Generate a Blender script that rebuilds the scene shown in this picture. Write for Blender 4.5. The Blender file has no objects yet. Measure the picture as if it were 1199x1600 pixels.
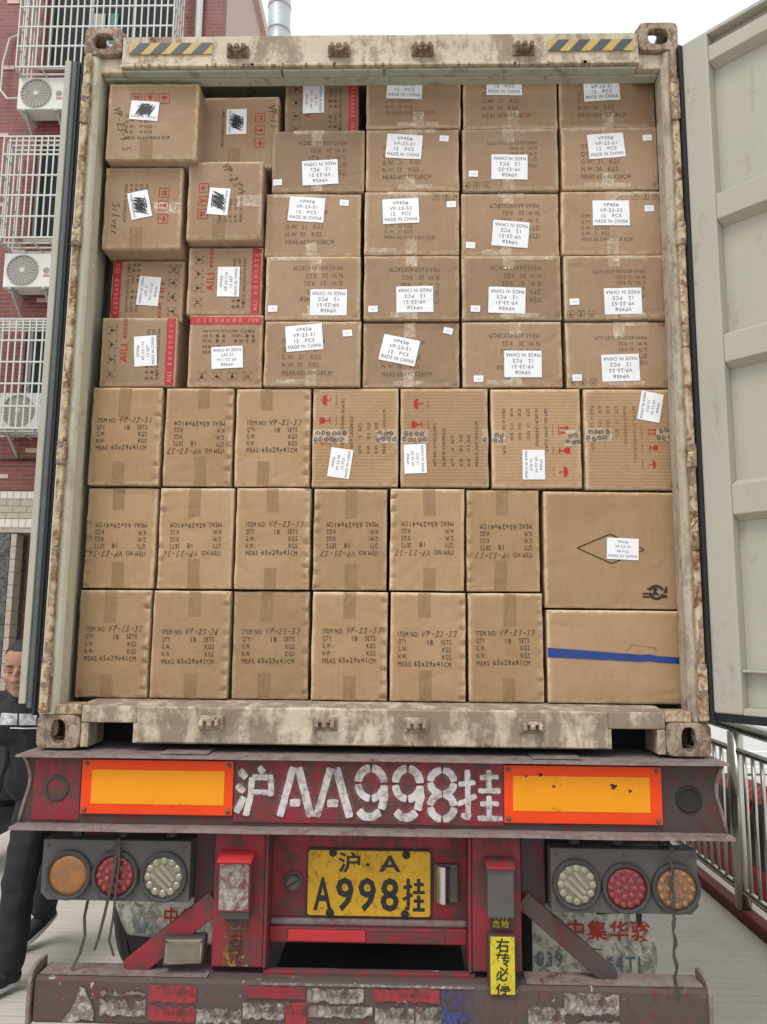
import bpy, bmesh, math, random
from mathutils import Vector, Matrix, noise as mnoise

# ------------------------------------------------------------------ camera, sky, sun, exposure
sc = bpy.context.scene
COL = sc.collection
cam_d = bpy.data.cameras.new('camera')
cam = bpy.data.objects.new('camera', cam_d)
COL.objects.link(cam)
sc.camera = cam
cam_d.sensor_fit = 'HORIZONTAL'
cam_d.sensor_width = 36.0
cam_d.lens = 1250.0 / 1199.0 * 36.0
cam_d.clip_start = 0.05
cam_d.clip_end = 2000.0
_R = ((0.9996695282, -0.0250038279, -0.0059701720),
      (0.0238894534, 0.9893686275, -0.1434538701),
      (0.0094935968, 0.1432638385, 0.9896389969))
right = Vector([r[0] for r in _R]); fwd = Vector([r[1] for r in _R]); up = Vector([r[2] for r in _R])
mw = Matrix.Identity(4)
for i in range(3):
    mw[i][0] = right[i]; mw[i][1] = up[i]; mw[i][2] = -fwd[i]
mw.translation = (0.11455, -2.97229, 1.69)
cam.matrix_world = mw

SUN_EL, SUN_AZ = math.radians(60), math.radians(212)      # overcast: high, soft, behind the camera
w = bpy.data.worlds.new('World'); sc.world = w; w.use_nodes = True
wn = w.node_tree
for n_ in list(wn.nodes): wn.nodes.remove(n_)
sky = wn.nodes.new('ShaderNodeTexSky'); sky.sky_type = 'NISHITA'; sky.sun_disc = False
sky.sun_elevation = SUN_EL; sky.sun_rotation = SUN_AZ
sky.air_density = 1.0; sky.dust_density = 6.0; sky.ozone_density = 1.0; sky.altitude = 0
hs = wn.nodes.new('ShaderNodeHueSaturation'); hs.inputs['Saturation'].default_value = 0.22; hs.inputs['Value'].default_value = 1.0
bg = wn.nodes.new('ShaderNodeBackground'); bg.inputs['Strength'].default_value = 0.15
wo = wn.nodes.new('ShaderNodeOutputWorld')
cloud = wn.nodes.new('ShaderNodeMix'); cloud.data_type = 'RGBA'                 # even layer of cloud over the clear sky
cloud.inputs[0].default_value = 0.78; cloud.inputs[7].default_value = (5.95, 6.05, 6.15, 1)
wn.links.new(sky.outputs[0], hs.inputs['Color']); wn.links.new(hs.outputs[0], cloud.inputs[6]); wn.links.new(cloud.outputs[2], bg.inputs['Color']); wn.links.new(bg.outputs[0], wo.inputs['Surface'])
sun_d = bpy.data.lights.new('sun', 'SUN'); sun_d.energy = 1.2; sun_d.angle = math.radians(22); sun_d.color = (1.0, 0.965, 0.92)
sun = bpy.data.objects.new('sun', sun_d); COL.objects.link(sun)
_d = Vector((math.sin(SUN_AZ) * math.cos(SUN_EL), math.cos(SUN_AZ) * math.cos(SUN_EL), math.sin(SUN_EL)))
sun.rotation_euler = _d.to_track_quat('Z', 'Y').to_euler()
sun.location = _d * 30
sc.view_settings.view_transform = 'Standard'; sc.view_settings.look = 'None'
sc.view_settings.exposure = 0.38; sc.view_settings.gamma = 1.0; sc.view_settings.use_curve_mapping = False
sc.render.engine = 'CYCLES'
sc.cycles.max_bounces = 6; sc.cycles.transparent_max_bounces = 16

# ------------------------------------------------------------------ helpers
WL = {}                      # world position of every parent, so parts can be written in scene coordinates
def V3(p): return Vector(p)

class MB:
    """collects geometry and links it as one mesh object"""
    def __init__(s): s.v = []; s.f = []; s.m = []; s.c = 0
    def add(s, vs, fs):
        k = len(s.v); s.v += [tuple(p) for p in vs]
        for f in fs: s.f.append([i + k for i in f]); s.m.append(s.c)
        return s
    def box(s, x0, x1, y0, y1, z0, z1):
        vs = [(x, y, z) for x in (x0, x1) for y in (y0, y1) for z in (z0, z1)]
        return s.add(vs, [(0, 1, 3, 2), (4, 6, 7, 5), (0, 4, 5, 1), (2, 3, 7, 6), (0, 2, 6, 4), (1, 5, 7, 3)])
    def bar(s, p, q, w_, h_, up_=(0, 0, 1)):
        p, q = V3(p), V3(q); d = (q - p).normalized(); u = V3(up_)
        if abs(d.dot(u)) > .99: u = V3((0, 1, 0))
        a = d.cross(u).normalized() * (w_ / 2); b = a.cross(d).normalized() * (h_ / 2)
        vs = [c + sa * a + sb * b for c in (p, q) for sa in (-1, 1) for sb in (-1, 1)]
        return s.add(vs, [(0, 1, 3, 2), (4, 6, 7, 5), (0, 4, 5, 1), (2, 3, 7, 6), (0, 2, 6, 4), (1, 5, 7, 3)])
    def prism(s, poly, vec):
        n = len(poly); vec = V3(vec); a = [V3(p) for p in poly]; b = [p + vec for p in a]
        fs = [list(range(n))[::-1], list(range(n, 2 * n))]
        fs += [(i, (i + 1) % n, n + (i + 1) % n, n + i) for i in range(n)]
        return s.add(a + b, fs)
    def poly(s, pts): return s.add(pts, [list(range(len(pts)))])
    def cyl(s, p, q, r, r2=None, n=14, caps=True):
        p, q = V3(p), V3(q); d = (q - p).normalized(); r2 = r if r2 is None else r2
        u = V3((0, 0, 1)) if abs(d.z) < .9 else V3((1, 0, 0))
        a = d.cross(u).normalized(); b = d.cross(a)
        vs = []
        for c, rr in ((p, r), (q, r2)):
            for i in range(n):
                t = 2 * math.pi * i / n; vs.append(c + a * (rr * math.cos(t)) + b * (rr * math.sin(t)))
        fs = [(i, (i + 1) % n, n + (i + 1) % n, n + i) for i in range(n)]
        if caps: fs += [list(range(n))[::-1], list(range(n, 2 * n))]
        return s.add(vs, fs)
    def tube(s, pts, r, n=7):
        pts = [V3(p) for p in pts]; vs = []; fs = []; prev = None
        for i, p in enumerate(pts):
            d = (pts[min(i + 1, len(pts) - 1)] - pts[max(i - 1, 0)]).normalized()
            if prev is None:
                u = V3((0, 0, 1)) if abs(d.z) < .9 else V3((1, 0, 0)); a = d.cross(u).normalized()
            else: a = (prev - d * prev.dot(d)).normalized()
            prev = a; b = d.cross(a); rr = r[i] if isinstance(r, (list, tuple)) else r
            for k in range(n):
                t = 2 * math.pi * k / n; vs.append(p + a * (rr * math.cos(t)) + b * (rr * math.sin(t)))
        for i in range(len(pts) - 1):
            for k in range(n): fs.append((i * n + k, i * n + (k + 1) % n, (i + 1) * n + (k + 1) % n, (i + 1) * n + k))
        fs += [list(range(n))[::-1], [(len(pts) - 1) * n + k for k in range(n)]]
        return s.add(vs, fs)
    def lathe(s, c, axis, prof, n=24):
        """prof: list of (radius, distance along axis)"""
        c, d = V3(c), V3(axis).normalized(); u = V3((0, 0, 1)) if abs(d.z) < .9 else V3((1, 0, 0))
        a = d.cross(u).normalized(); b = d.cross(a); vs = []; fs = []; m_ = len(prof)
        for (r, h) in prof:
            for k in range(n):
                t = 2 * math.pi * k / n; vs.append(c + d * h + a * (r * math.cos(t)) + b * (r * math.sin(t)))
        for i in range(m_ - 1):
            for k in range(n): fs.append((i * n + k, i * n + (k + 1) % n, (i + 1) * n + (k + 1) % n, (i + 1) * n + k))
        if prof[0][0] > 0: fs.append(list(range(n))[::-1])
        if prof[-1][0] > 0: fs.append([(m_ - 1) * n + k for k in range(n)])
        return s.add(vs, fs)
    def sphere(s, c, r, n=10, m_=7):
        r = (r, r, r) if not isinstance(r, (tuple, list)) else r
        vs = []; fs = []
        for i in range(m_ + 1):
            ph = math.pi * i / m_
            for k in range(n):
                t = 2 * math.pi * k / n
                vs.append((c[0] + r[0] * math.sin(ph) * math.cos(t), c[1] + r[1] * math.sin(ph) * math.sin(t), c[2] + r[2] * math.cos(ph)))
        for i in range(m_):
            for k in range(n): fs.append((i * n + k, i * n + (k + 1) % n, (i + 1) * n + (k + 1) % n, (i + 1) * n + k))
        return s.add(vs, fs)
    def capsule(s, p, q, r0, r1, n=12):
        p, q = V3(p), V3(q); d = q - p; L = max(d.length, 1e-5)
        prof = [(r0 * math.cos(a), -r0 * math.sin(-a) * 1.0) for a in [-math.pi / 2 + i * math.pi / 8 for i in range(4)]]
        prof = [(max(1e-4, r0 * math.cos(a)), r0 * math.sin(a)) for a in [-math.pi / 2 + i * math.pi / 8 for i in range(5)]]
        prof += [(max(1e-4, r1 * math.cos(a)), L + r1 * math.sin(a)) for a in [i * math.pi / 8 for i in range(5)]]
        return s.lathe(p, d, prof, n)
    def mesh(s, name, mats, c):
        me = bpy.data.meshes.new(name)
        me.from_pydata([(p[0] - c[0], p[1] - c[1], p[2] - c[2]) for p in s.v], [], s.f)
        mats = mats if isinstance(mats, (list, tuple)) else [mats]
        for m_ in mats: me.materials.append(m_)
        if len(mats) > 1: me.polygons.foreach_set('material_index', s.m)
        me.update()
        return me
    def obj(s, name, mats, parent=None, bevel=0, smooth=False, origin=None, seg=2):
        lo = [min(p[i] for p in s.v) for i in range(3)]; hi = [max(p[i] for p in s.v) for i in range(3)]
        c = Vector(origin) if origin is not None else Vector([(lo[i] + hi[i]) / 2 for i in range(3)])
        o = bpy.data.objects.new(name, s.mesh(name, mats, c)); COL.objects.link(o)
        if parent is not None:
            o.parent = parent; o.location = c - WL[parent]
        else: o.location = c
        WL[o] = c
        if smooth:
            o.data.polygons.foreach_set('use_smooth', [True] * len(o.data.polygons))
        if bevel:
            b = o.modifiers.new('bevel', 'BEVEL'); b.width = bevel; b.segments = seg; b.limit_method = 'ANGLE'; b.angle_limit = math.radians(40)
        return o

def tag(o, label, cat, group=None):
    o['label'] = label; o['category'] = cat
    if group: o['group'] = group
    return o
def struct(o): o['kind'] = 'structure'; return o
def thing(name, loc, label, cat, group=None):
    o = bpy.data.objects.new(name, None); COL.objects.link(o); o.location = loc; o.empty_display_size = .1
    WL[o] = Vector(loc); return tag(o, label, cat, group)
def pivot(name, loc, rotz, parent=None):
    """an Empty whose children are written in its own coordinates"""
    o = bpy.data.objects.new(name, None); COL.objects.link(o); o.empty_display_size = .1
    if parent is not None: o.parent = parent; o.location = Vector(loc) - WL[parent]
    else: o.location = loc
    o.rotation_euler = (0, 0, rotz); WL[o] = Vector((0, 0, 0)); return o
def dup(src, parent, loc_world):
    o = src.copy(); COL.objects.link(o); o.parent = parent
    o.location = Vector(loc_world) - (WL[parent] if parent is not None else Vector((0, 0, 0))); WL[o] = Vector(loc_world)
    return o

# ------------------------------------------------------------------ materials
class NT:
    def __init__(s, name):
        s.mat = bpy.data.materials.new(name); s.mat.use_nodes = True; s.t = s.mat.node_tree
        s.b = s.t.nodes['Principled BSDF']
    def n(s, typ, ins=None, **props):
        nd = s.t.nodes.new('ShaderNode' + typ)
        for k, v in props.items(): setattr(nd, k, v)
        for k, v in (ins or {}).items(): s.set(nd.inputs[k], v)
        return nd
    def set(s, sock, v):
        if isinstance(v, bpy.types.NodeSocket): s.t.links.new(v, sock)
        else:
            if sock.type == 'RGBA' and len(v) == 3: v = (*v, 1)
            sock.default_value = v
    def P(s, **k):
        for a, v in k.items(): s.set(s.b.inputs[a.replace('_', ' ')], v)
        return s
    def coord(s, scale=(1, 1, 1), rand=True):
        tc = s.n('TexCoord'); vec = tc.outputs['Object']
        if rand:
            oi = s.n('ObjectInfo'); mu = s.n('Math', {0: oi.outputs['Random'], 1: 37.0}, operation='MULTIPLY')
            vec = s.n('VectorMath', {0: vec, 1: mu.outputs[0]}, operation='ADD').outputs[0]
        return s.n('Mapping', {'Vector': vec, 'Scale': scale}).outputs[0]
    def noise(s, vec, scale, detail=4, rough=.55, dist=0):
        return s.n('TexNoise', {'Vector': vec, 'Scale': scale, 'Detail': detail, 'Roughness': rough, 'Distortion': dist}).outputs[0]
    def ramp(s, fac, a, b, lo=0., hi=1.):
        return s.n('MapRange', {0: fac, 1: a, 2: b, 3: lo, 4: hi}).outputs[0]
    def mix(s, fac, a, b, blend='MIX'):
        nd = s.n('Mix', data_type='RGBA', blend_type=blend)
        s.set(nd.inputs[0], fac); s.set(nd.inputs[6], a); s.set(nd.inputs[7], b); return nd.outputs[2]
    def mul(s, a, b): return s.n('Math', {0: a, 1: b}, operation='MULTIPLY').outputs[0]
    def mx(s, a, b): return s.n('Math', {0: a, 1: b}, operation='MAXIMUM').outputs[0]
    def bump(s, h, strength=.3, dist=.01):
        s.t.links.new(s.n('Bump', {'Height': h, 'Strength': strength, 'Distance': dist}).outputs[0], s.b.inputs['Normal'])

def plain(name, col, rough=.6, metal=0., var=.12, scale=14, **kw):
    t = NT(name); c = t.coord(); f = t.noise(c, scale, 5)
    t.P(Base_Color=t.mix(f, [x * (1 - var * 1.6) for x in col], [min(1, x * (1 + var * 1.6)) for x in col]), Roughness=t.ramp(f, .2, .8, max(0, rough - .1), min(1, rough + .1)), Metallic=metal)
    for k, v in kw.items(): t.P(**{k: v})
    t.bump(t.noise(c, scale * 6, 3), .08, .004)
    return t.mat

def worn(name, paint, paint2, dirt, rust, dirt_t=.55, rust_t=.62, scale=5, streak=.25, rough=.55, chip=None, chip_t=.68, bump=.25, rust2=(.10, .045, .02)):
    """old painted steel: faded paint, vertical dirt streaks, rust blotches, chips"""
    t = NT(name)
    c = t.coord(); cs = t.coord((1, 1, streak))
    n1 = t.noise(c, scale * .7, 4, .6); n2 = t.noise(cs, scale * 4, 6, .62, .3); n3 = t.noise(c, scale * 2.1, 8, .68, .4); n4 = t.noise(c, scale * 9, 5, .6)
    base = t.mix(t.ramp(n1, .3, .7), paint, paint2)
    n5 = t.noise(c, scale * 26, 4, .7)
    ds = t.n('Math', {0: t.n('Math', {0: n2, 1: t.mul(n1, .35)}, operation='ADD').outputs[0], 1: t.ramp(n4, 0, 1, -.22, .22)}, operation='ADD').outputs[0]
    dm = t.ramp(t.n('Math', {0: ds, 1: t.ramp(n5, 0, 1, -.15, .15)}, operation='ADD').outputs[0], dirt_t + .10, dirt_t + .27)
    col = t.mix(t.mul(dm, .85), base, dirt)
    rm = t.ramp(n3, rust_t, rust_t + .05)
    rc = t.mix(t.ramp(n4, .35, .65), rust, rust2)
    halo = t.ramp(n3, rust_t - .09, rust_t + .02, 0, .45)
    col = t.mix(halo, col, [x * .75 + .02 for x in rust])
    col = t.mix(rm, col, rc)
    h = t.n('Math', {0: t.mul(n4, .3), 1: t.mul(rm, -.7)}, operation='ADD').outputs[0]
    if chip:
        cm = t.ramp(t.noise(c, scale * 3.3, 7, .7, .6), chip_t, chip_t + .03)
        col = t.mix(cm, col, chip); h = t.n('Math', {0: h, 1: t.mul(cm, .6)}, operation='ADD').outputs[0]
    t.P(Base_Color=col, Roughness=t.ramp(t.mx(rm, dm), 0, 1, rough, .9), Specular_IOR_Level=.35)
    t.bump(h, bump, .006)
    return t.mat

def cardboard(name, a, b, flute=(0, 0, 1), fs=260., ridge=.06):
    t = NT(name); c = t.coord(); tc = t.n('TexCoord')
    oi = t.n('ObjectInfo'); wear = t.n('Attribute', attribute_name='wear').outputs['Fac']
    n1 = t.noise(c, 3.0, 4, .6); n2 = t.noise(t.coord((30, 30, 2.0)), 4, 5, .6); n3 = t.noise(c, 22, 6, .7); n4 = t.noise(t.coord((1.5, 1.5, 14)), 3, 4)
    col = t.mix(t.ramp(n1, .3, .7), a, b)
    col = t.mix(t.ramp(n2, .52, .72, 0, .32), col, [x * .70 for x in a])
    col = t.mix(t.ramp(t.noise(t.coord((60, 60, 1.2)), 3, 3, .6), .58, .72, 0, .22), col, [min(1, x * 1.3) for x in a])
    col = t.mix(t.ramp(n3, .62, .78, 0, .3), col, [x * .66 for x in a])
    col = t.mix(t.ramp(n4, .6, .75, 0, .18), col, [min(1, x * 1.25) for x in a])
    wm = t.mul(wear, t.ramp(t.noise(c, 34, 6, .7, .4), .36, .60)); col = t.mix(t.mul(wm, .75), col, (.62, .48, .33))  # pale wear along the edges, with an edge highlight painted in
    v = t.ramp(oi.outputs['Random'], 0, 1, .84, 1.12)
    rg_ = t.n('TexNoise', {'Vector': t.coord((1, 1, .45)), 'Scale': 7.0, 'Detail': 4.0, 'Roughness': .55, 'Distortion': .7}, noise_type='RIDGED_MULTIFRACTAL').outputs[0]
    col = t.n('HueSaturation', {'Value': v, 'Saturation': t.ramp(n1, .2, .8, .93, 1.05), 'Color': col}).outputs[0]
    m_ = t.n('Mapping', {'Vector': tc.outputs['Object']}).outputs[0]
    w_ = t.n('TexWave', {'Vector': m_, 'Scale': fs / 6.28, 'Distortion': .8, 'Detail': 1.0}, wave_type='BANDS', bands_direction='X' if flute[2] else 'Z').outputs[1]
    h = t.n('Math', {0: t.mul(w_, ridge), 1: t.mul(n3, .5)}, operation='ADD').outputs[0]
    h = t.n('Math', {0: h, 1: t.mul(t.noise(c, 11, 5, .6, 1.8), 1.1)}, operation='ADD').outputs[0]
    t.P(Base_Color=col, Roughness=.78, Specular_IOR_Level=.25); h = t.n('Math', {0: h, 1: t.mul(t.mul(t.ramp(rg_, .55, 1.3), t.ramp(n1, .40, .62)), 1.3)}, operation='ADD').outputs[0]
    t.bump(h, .36, .007)
    return t.mat

def ink(name, col, wear=.5, scale=60):
    """printed ink with patchy coverage"""
    t = NT(name); c = t.coord(); f = t.ramp(t.noise(c, scale, 4, .7), wear - .22, wear - .02, .35, 1)
    t.P(Base_Color=col, Roughness=.75, Alpha=f, Specular_IOR_Level=.2); return t.mat

K = {}
K['card'] = cardboard('kraft_board', (.372, .243, .136), (.322, .205, .110))
K['card2'] = cardboard('kraft_board_grey', (.350, .236, .150), (.298, .195, .120))
K['card3'] = cardboard('kraft_board_ribbed', (.395, .256, .142), (.350, .222, .120), (1, 0, 0), 150., .22)
K['edge'] = cardboard('kraft_worn_lit_edge', (.56, .40, .25), (.46, .31, .18))  # worn edges, lightened further to stand in for edge highlights
K['ink'] = ink('black_print', (.045, .035, .028), .38)
K['ink2'] = ink('faded_print', (.15, .10, .06), .50)
K['pen'] = ink('marker_pen', (.05, .035, .03), .3)
K['redink'] = ink('red_print', (.42, .035, .03), .38)
K['labelink'] = plain('label_print', (.12, .12, .14), .7, var=.05)
K['paper'] = plain('label_paper', (.80, .81, .84), .55, var=.03, scale=8)
K['redband'] = plain('red_band_print', (.40, .022, .03), .6, var=.12)
K['bandtext'] = plain('band_lettering', (.62, .25, .2), .6)
t = NT('clear_tape'); c = t.coord(); f = t.noise(c, 26, 4, .6, .8)
t.P(Base_Color=t.mix(f, (.66, .50, .34), (.80, .70, .56)), Roughness=t.ramp(f, .3, .7, .08, .3), Alpha=t.ramp(f, .35, .68, .18, .72)); t.bump(f, .9, .012); K['tape'] = t.mat  # base lightened in blotches to stand in for white glints
t = NT('brown_tape'); c = t.coord(); f = t.noise(t.coord((3, 3, .6)), 20, 4, .6, .5)
t.P(Base_Color=t.mix(f, (.31, .19, .085), (.40, .26, .135)), Roughness=t.ramp(f, .3, .7, .08, .3), Alpha=t.ramp(f, .3, .7, .34, .72)); t.bump(f, .8, .010); K['btape'] = t.mat
K['bluetape'] = plain('blue_tape', (.006, .036, .20), .35, var=.15, scale=9)
K['cream'] = worn('container_paint_cream', (.54, .465, .345), (.48, .405, .30), (.25, .19, .14), (.20, .10, .045), .53, .65, 4, .30, .55, (.66, .60, .46), .72)
K['jamb'] = worn('jamb_paint', (.52, .52, .42), (.58, .54, .40), (.36, .33, .26), (.16, .10, .06), .62, .70, 5, .35, .5, bump=.15)
K['creamrust'] = worn('container_paint_rusty', (.56, .46, .31), (.48, .36, .22), (.17, .11, .08), (.28, .14, .055), .50, .55, 9, .35, .6, (.72, .60, .38), .62)
K['jambshade'] = worn('jamb_paint_shaded', (.40, .36, .28), (.46, .40, .30), (.24, .195, .15), (.16, .09, .055), .52, .64, 6, .3, .55, bump=.2)  # right jamb: its sideways shade is put into a darker, browner colour
K['sillp'] = worn('sill_paint_grimy', (.58, .50, .38), (.44, .37, .28), (.22, .165, .12), (.17, .10, .06), .45, .64, 3.2, .38, .6, (.68, .62, .50), .66)
K['green'] = worn('door_paint_green_grey', (.405, .385, .32), (.37, .36, .30), (.30, .27, .215), (.20, .14, .08), .66, .76, 3, .3, .45, (.46, .45, .38), .72, .12)
K['inner'] = worn('inner_wall_paint', (.40, .42, .34), (.34, .36, .29), (.22, .21, .17), (.20, .12, .06), .6, .74, 4, .3, .5, bump=.12)
K['casting'] = worn('corner_casting_steel', (.40, .31, .235), (.30, .225, .17), (.13, .09, .07), (.30, .16, .085), .50, .60, 12, .6, .65, (.56, .44, .31), .64)
K['gasket'] = plain('rubber_gasket', (.018, .02, .024), .6)
K['gasket2'] = plain('rubber_gasket_dusty', (.085, .10, .105), .7, var=.25)
K['dark'] = plain('grimy_dark_steel', (.022, .018, .018), .8, var=.3)
K['red'] = worn('chassis_paint_red', (.27, .022, .034), (.19, .024, .032), (.085, .055, .052), (.08, .045, .035), .49, .72, 4, .6, .55, (.34, .035, .055), .70, .2)
K['reddirt'] = worn('chassis_paint_filthy', (.125, .016, .026), (.075, .026, .030), (.068, .060, .055), (.07, .045, .035), .42, .74, 5, .5, .6, (.25, .03, .05), .76, .2)
K['bump'] = worn('bumper_paint_scraped', (.11, .022, .028), (.085, .045, .044), (.088, .074, .068), (.20, .022, .032), .38, .64, 7, .5, .6, (.44, .40, .38), .635, .25, rust2=(.30, .03, .04))
K['dust'] = worn('dusty_flange', (.20, .15, .14), (.16, .09, .09), (.22, .195, .18), (.13, .03, .045), .48, .62, 6, 1., .75, bump=.2)
K['spray'] = None
t = NT('white_spray_paint'); c = t.coord(rand=False); f = t.noise(c, 38, 7, .75); f2 = t.noise(c, 9, 4, .6)
t.P(Base_Color=t.mix(f2, (.46, .42, .42), (.72, .69, .68)), Roughness=.7, Alpha=t.ramp(t.n('Math', {0: f, 1: t.mul(f2, .5)}, operation='ADD').outputs[0]  , .52, .80, .08, .95)); K['spray'] = t.mat
def refl(name, a, b):
    t = NT(name); c = t.coord(); f = t.noise(c, 7, 4, .6); g = t.noise(c, 26, 7, .72)
    col = t.mix(f, a, b); col = t.mix(t.ramp(g, .63, .72, 0, .8), col, [x * .25 for x in a])
    h = t.n('TexWave', {'Vector': c, 'Scale': 60., 'Distortion': 1.}, wave_type='BANDS', bands_direction='DIAGONAL').outputs[1]
    t.P(Base_Color=col, Roughness=.45, Specular_IOR_Level=.25); t.bump(h, .03, .003); return t.mat
K['rorange'] = refl('reflective_orange', (.72, .045, .006), (.82, .075, .010))
K['ryellow'] = refl('reflective_yellow', (.74, .26, .006), (.84, .33, .010))
K['rred'] = refl('reflective_red', (.44, .025, .03), (.55, .05, .055))
K['rwhite'] = worn('reflective_white_scuffed', (.50, .47, .45), (.34, .31, .30), (.13, .105, .10), (.14, .04, .045), .40, .58, 11, .8, .4)
def flake(name, col, col2, lo=.44, hi=.54):
    t = NT(name); c = t.coord(rand=False); f = t.noise(c, 16, 8, .72, .5); g = t.noise(c, 50, 5, .7)
    t.P(Base_Color=t.mix(t.ramp(g, .35, .65), col, col2), Roughness=.55, Alpha=t.ramp(f, lo, hi, .0, .96)); return t.mat
K['fwhite'] = flake('flaking_white_tape', (.50, .46, .44), (.26, .21, .20), .42, .62); K['fred'] = flake('flaking_red_tape', (.36, .03, .04), (.20, .03, .035), .36, .52); K['fblue'] = flake('flaking_blue_tape', (.03, .07, .26), (.05, .05, .11), .46, .56)
K['plate'] = worn('plate_yellow', (.62, .36, .018), (.55, .31, .018), (.28, .16, .02), (.16, .10, .03), .62, .72, 12, .8, .45, bump=.08)
K['black'] = plain('black_paint', (.012, .011, .012), .5)
K['lampbox'] = plain('lamp_box_steel', (.085, .08, .076), .65, var=.25, scale=9)
K['lampring'] = plain('lamp_bezel_rubber', (.045, .043, .042), .55, var=.25)
def lens(name, a, b):
    t = NT(name); c = t.coord(); f = t.noise(c, 22, 5, .65)
    t.P(Base_Color=t.mix(t.ramp(f, .35, .7), a, b), Roughness=.25, Coat_Weight=.6, Coat_Roughness=.1); return t.mat
K['lamber'] = lens('amber_lens', (.32, .12, .018), (.16, .085, .04))
K['ldull'] = lens('dull_amber_lens', (.24, .11, .045), (.15, .085, .055)); K['cdull'] = lens('dull_amber_cell', (.30, .13, .04), (.17, .09, .05))
K['lred'] = lens('red_lens', (.22, .012, .02), (.10, .022, .022))
K['lwhite'] = lens('white_lens', (.20, .18, .13), (.12, .11, .085))
K['cwhite'] = lens('white_lens_cell', (.30, .27, .195), (.20, .18, .13)); K['cred'] = lens('red_lens_cell', (.28, .016, .026), (.12, .022, .024)); K['camber'] = lens('amber_lens_cell', (.40, .15, .02), (.20, .09, .035))
t = NT('chrome'); f = t.noise(t.coord(), 12, 4); t.P(Base_Color=(.62, .63, .65), Metallic=1., Roughness=t.ramp(f, .3, .7, .12, .4)); K['chrome'] = t.mat
t = NT('stainless_tube'); f = t.noise(t.coord((1, 1, .1)), 30, 4); t.P(Base_Color=t.mix(f, (.42, .40, .37), (.56, .54, .50)), Metallic=1., Roughness=t.ramp(f, .3, .7, .2, .42)); K['steel'] = t.mat
K['bolt'] = plain('bolt_steel', (.16, .13, .11), .5, metal=.7, var=.3)
K['brass'] = worn('keeper_worn_metal', (.34, .27, .20), (.22, .15, .11), (.10, .07, .055), (.46, .30, .13), .45, .58, 20, 1., .5)
K['flap'] = worn('mudflap_pale', (.60, .58, .51), (.50, .48, .42), (.20, .18, .15), (.14, .12, .10), .52, .64, 8, .6, .8)
K['rubber'] = plain('tyre_rubber', (.022, .021, .02), .85, var=.3)
K['strap'] = plain('old_strap', (.055, .048, .042), .9, var=.35)
K['ystick'] = worn('yellow_sticker', (.60, .50, .03), (.52, .42, .02), (.30, .24, .03), (.20, .10, .03), .58, .70, 16, 1., .5, bump=.05)
K['bluestick'] = plain('blue_sticker', (.02, .06, .30), .5, var=.3)
def concrete(name, a, b, grooves=True):
    t = NT(name); c = t.coord(rand=False); n1 = t.noise(c, .35, 5, .6); n2 = t.noise(c, 3, 7, .65); n3 = t.noise(t.coord((.4, 6, 1), False), 5, 5, .6); n4 = t.noise(c, 60, 4, .7)
    col = t.mix(t.ramp(n1, .3, .7), a, b); col = t.mix(t.ramp(n2, .5, .75, 0, .35), col, [x * .62 for x in a]); col = t.mix(t.ramp(n3, .5, .7, 0, .25), col, [x * .7 for x in b])
    col = t.mix(t.ramp(n4, .55, .75, 0, .3), col, [x * .6 for x in a])
    h = n4
    if grooves:
        wv = t.n('TexWave', {'Vector': c, 'Scale': 4.6, 'Distortion': 3.2, 'Detail': 3.0, 'Detail Scale': .7}, wave_type='BANDS', bands_direction='Y').outputs[1]
        g = t.ramp(wv, .0, .32, 1, 0); col = t.mix(t.mul(t.mul(g, t.ramp(n3, .40, .65)), .16), col, [x * .45 for x in a])
        h = t.n('Math', {0: t.mul(n4, .4), 1: t.mul(g, -.4)}, operation='ADD').outputs[0]
    t.P(Base_Color=col, Roughness=.85, Specular_IOR_Level=.25); t.bump(h, .5, .008); return t.mat
K['concrete'] = concrete('yard_concrete', (.55, .515, .46), (.46, .435, .39))
K['road'] = concrete('road_concrete', (.55, .55, .54), (.48, .48, .47), False)
K['kerb'] = worn('kerb_paint_red', (.17, .02, .025), (.13, .025, .028), (.08, .065, .06), (.06, .05, .05), .55, .72, 6, .6, .7)
# ------------------------------------------------------------------ the setting: yard, road
struct(MB().add([(-220, -60, 0), (2.19, -60, 0), (2.19, 260, 0), (-220, 260, 0)], [(0, 1, 2, 3)]).obj('ground', K['concrete'], origin=(0, 0, 0)))
struct(MB().add([(2.19, -60, -.95), (260, -60, -.95), (260, 260, -.95), (2.19, 260, -.95)], [(0, 1, 2, 3)]).obj('road', K['road'], origin=(0, 0, -.95)))
struct(MB().box(2.192, 2.30, -20, 60, -.97, .02).obj('retaining_wall', K['concrete']))
k = MB().box(2.105, 2.19, -20, 60, .004, .072).obj('kerb', K['kerb'], bevel=.012); struct(k)
for i in range(4):
    struct(MB().box(2.7 + i * 0.0, 40, 9.2 + i * 2.1, 9.32 + i * 2.1, -.95, -.946).obj('road_marking', K['paper']))

# round cast-iron lid in the yard, near the right end of the bumper
mh = thing('manhole_cover', (1.50, .42, 0), 'round dark iron manhole cover in the yard beside the right bumper end', 'manhole cover')
MB().lathe((1.50, .42, 0), (0, 0, 1), [(.36, .002), (.36, .012), (.325, .014), (.325, .006), (.001, .006)], 40).obj('rim', K['bolt'], mh)
MB().lathe((1.50, .42, 0), (0, 0, 1), [(.315, .002), (.315, .014), (.27, .014), (.27, .010), (.22, .010), (.22, .014), (.16, .014), (.16, .010), (.10, .010), (.10, .014), (.001, .014)], 40).obj('lid', K['lampbox'], mh)

# ------------------------------------------------------------------ shipping container
ZB = 1.243
ct = thing('shipping_container', (0, 6.1, ZB), 'weathered cream shipping container with open rear doors, loaded on the red trailer', 'container')

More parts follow.
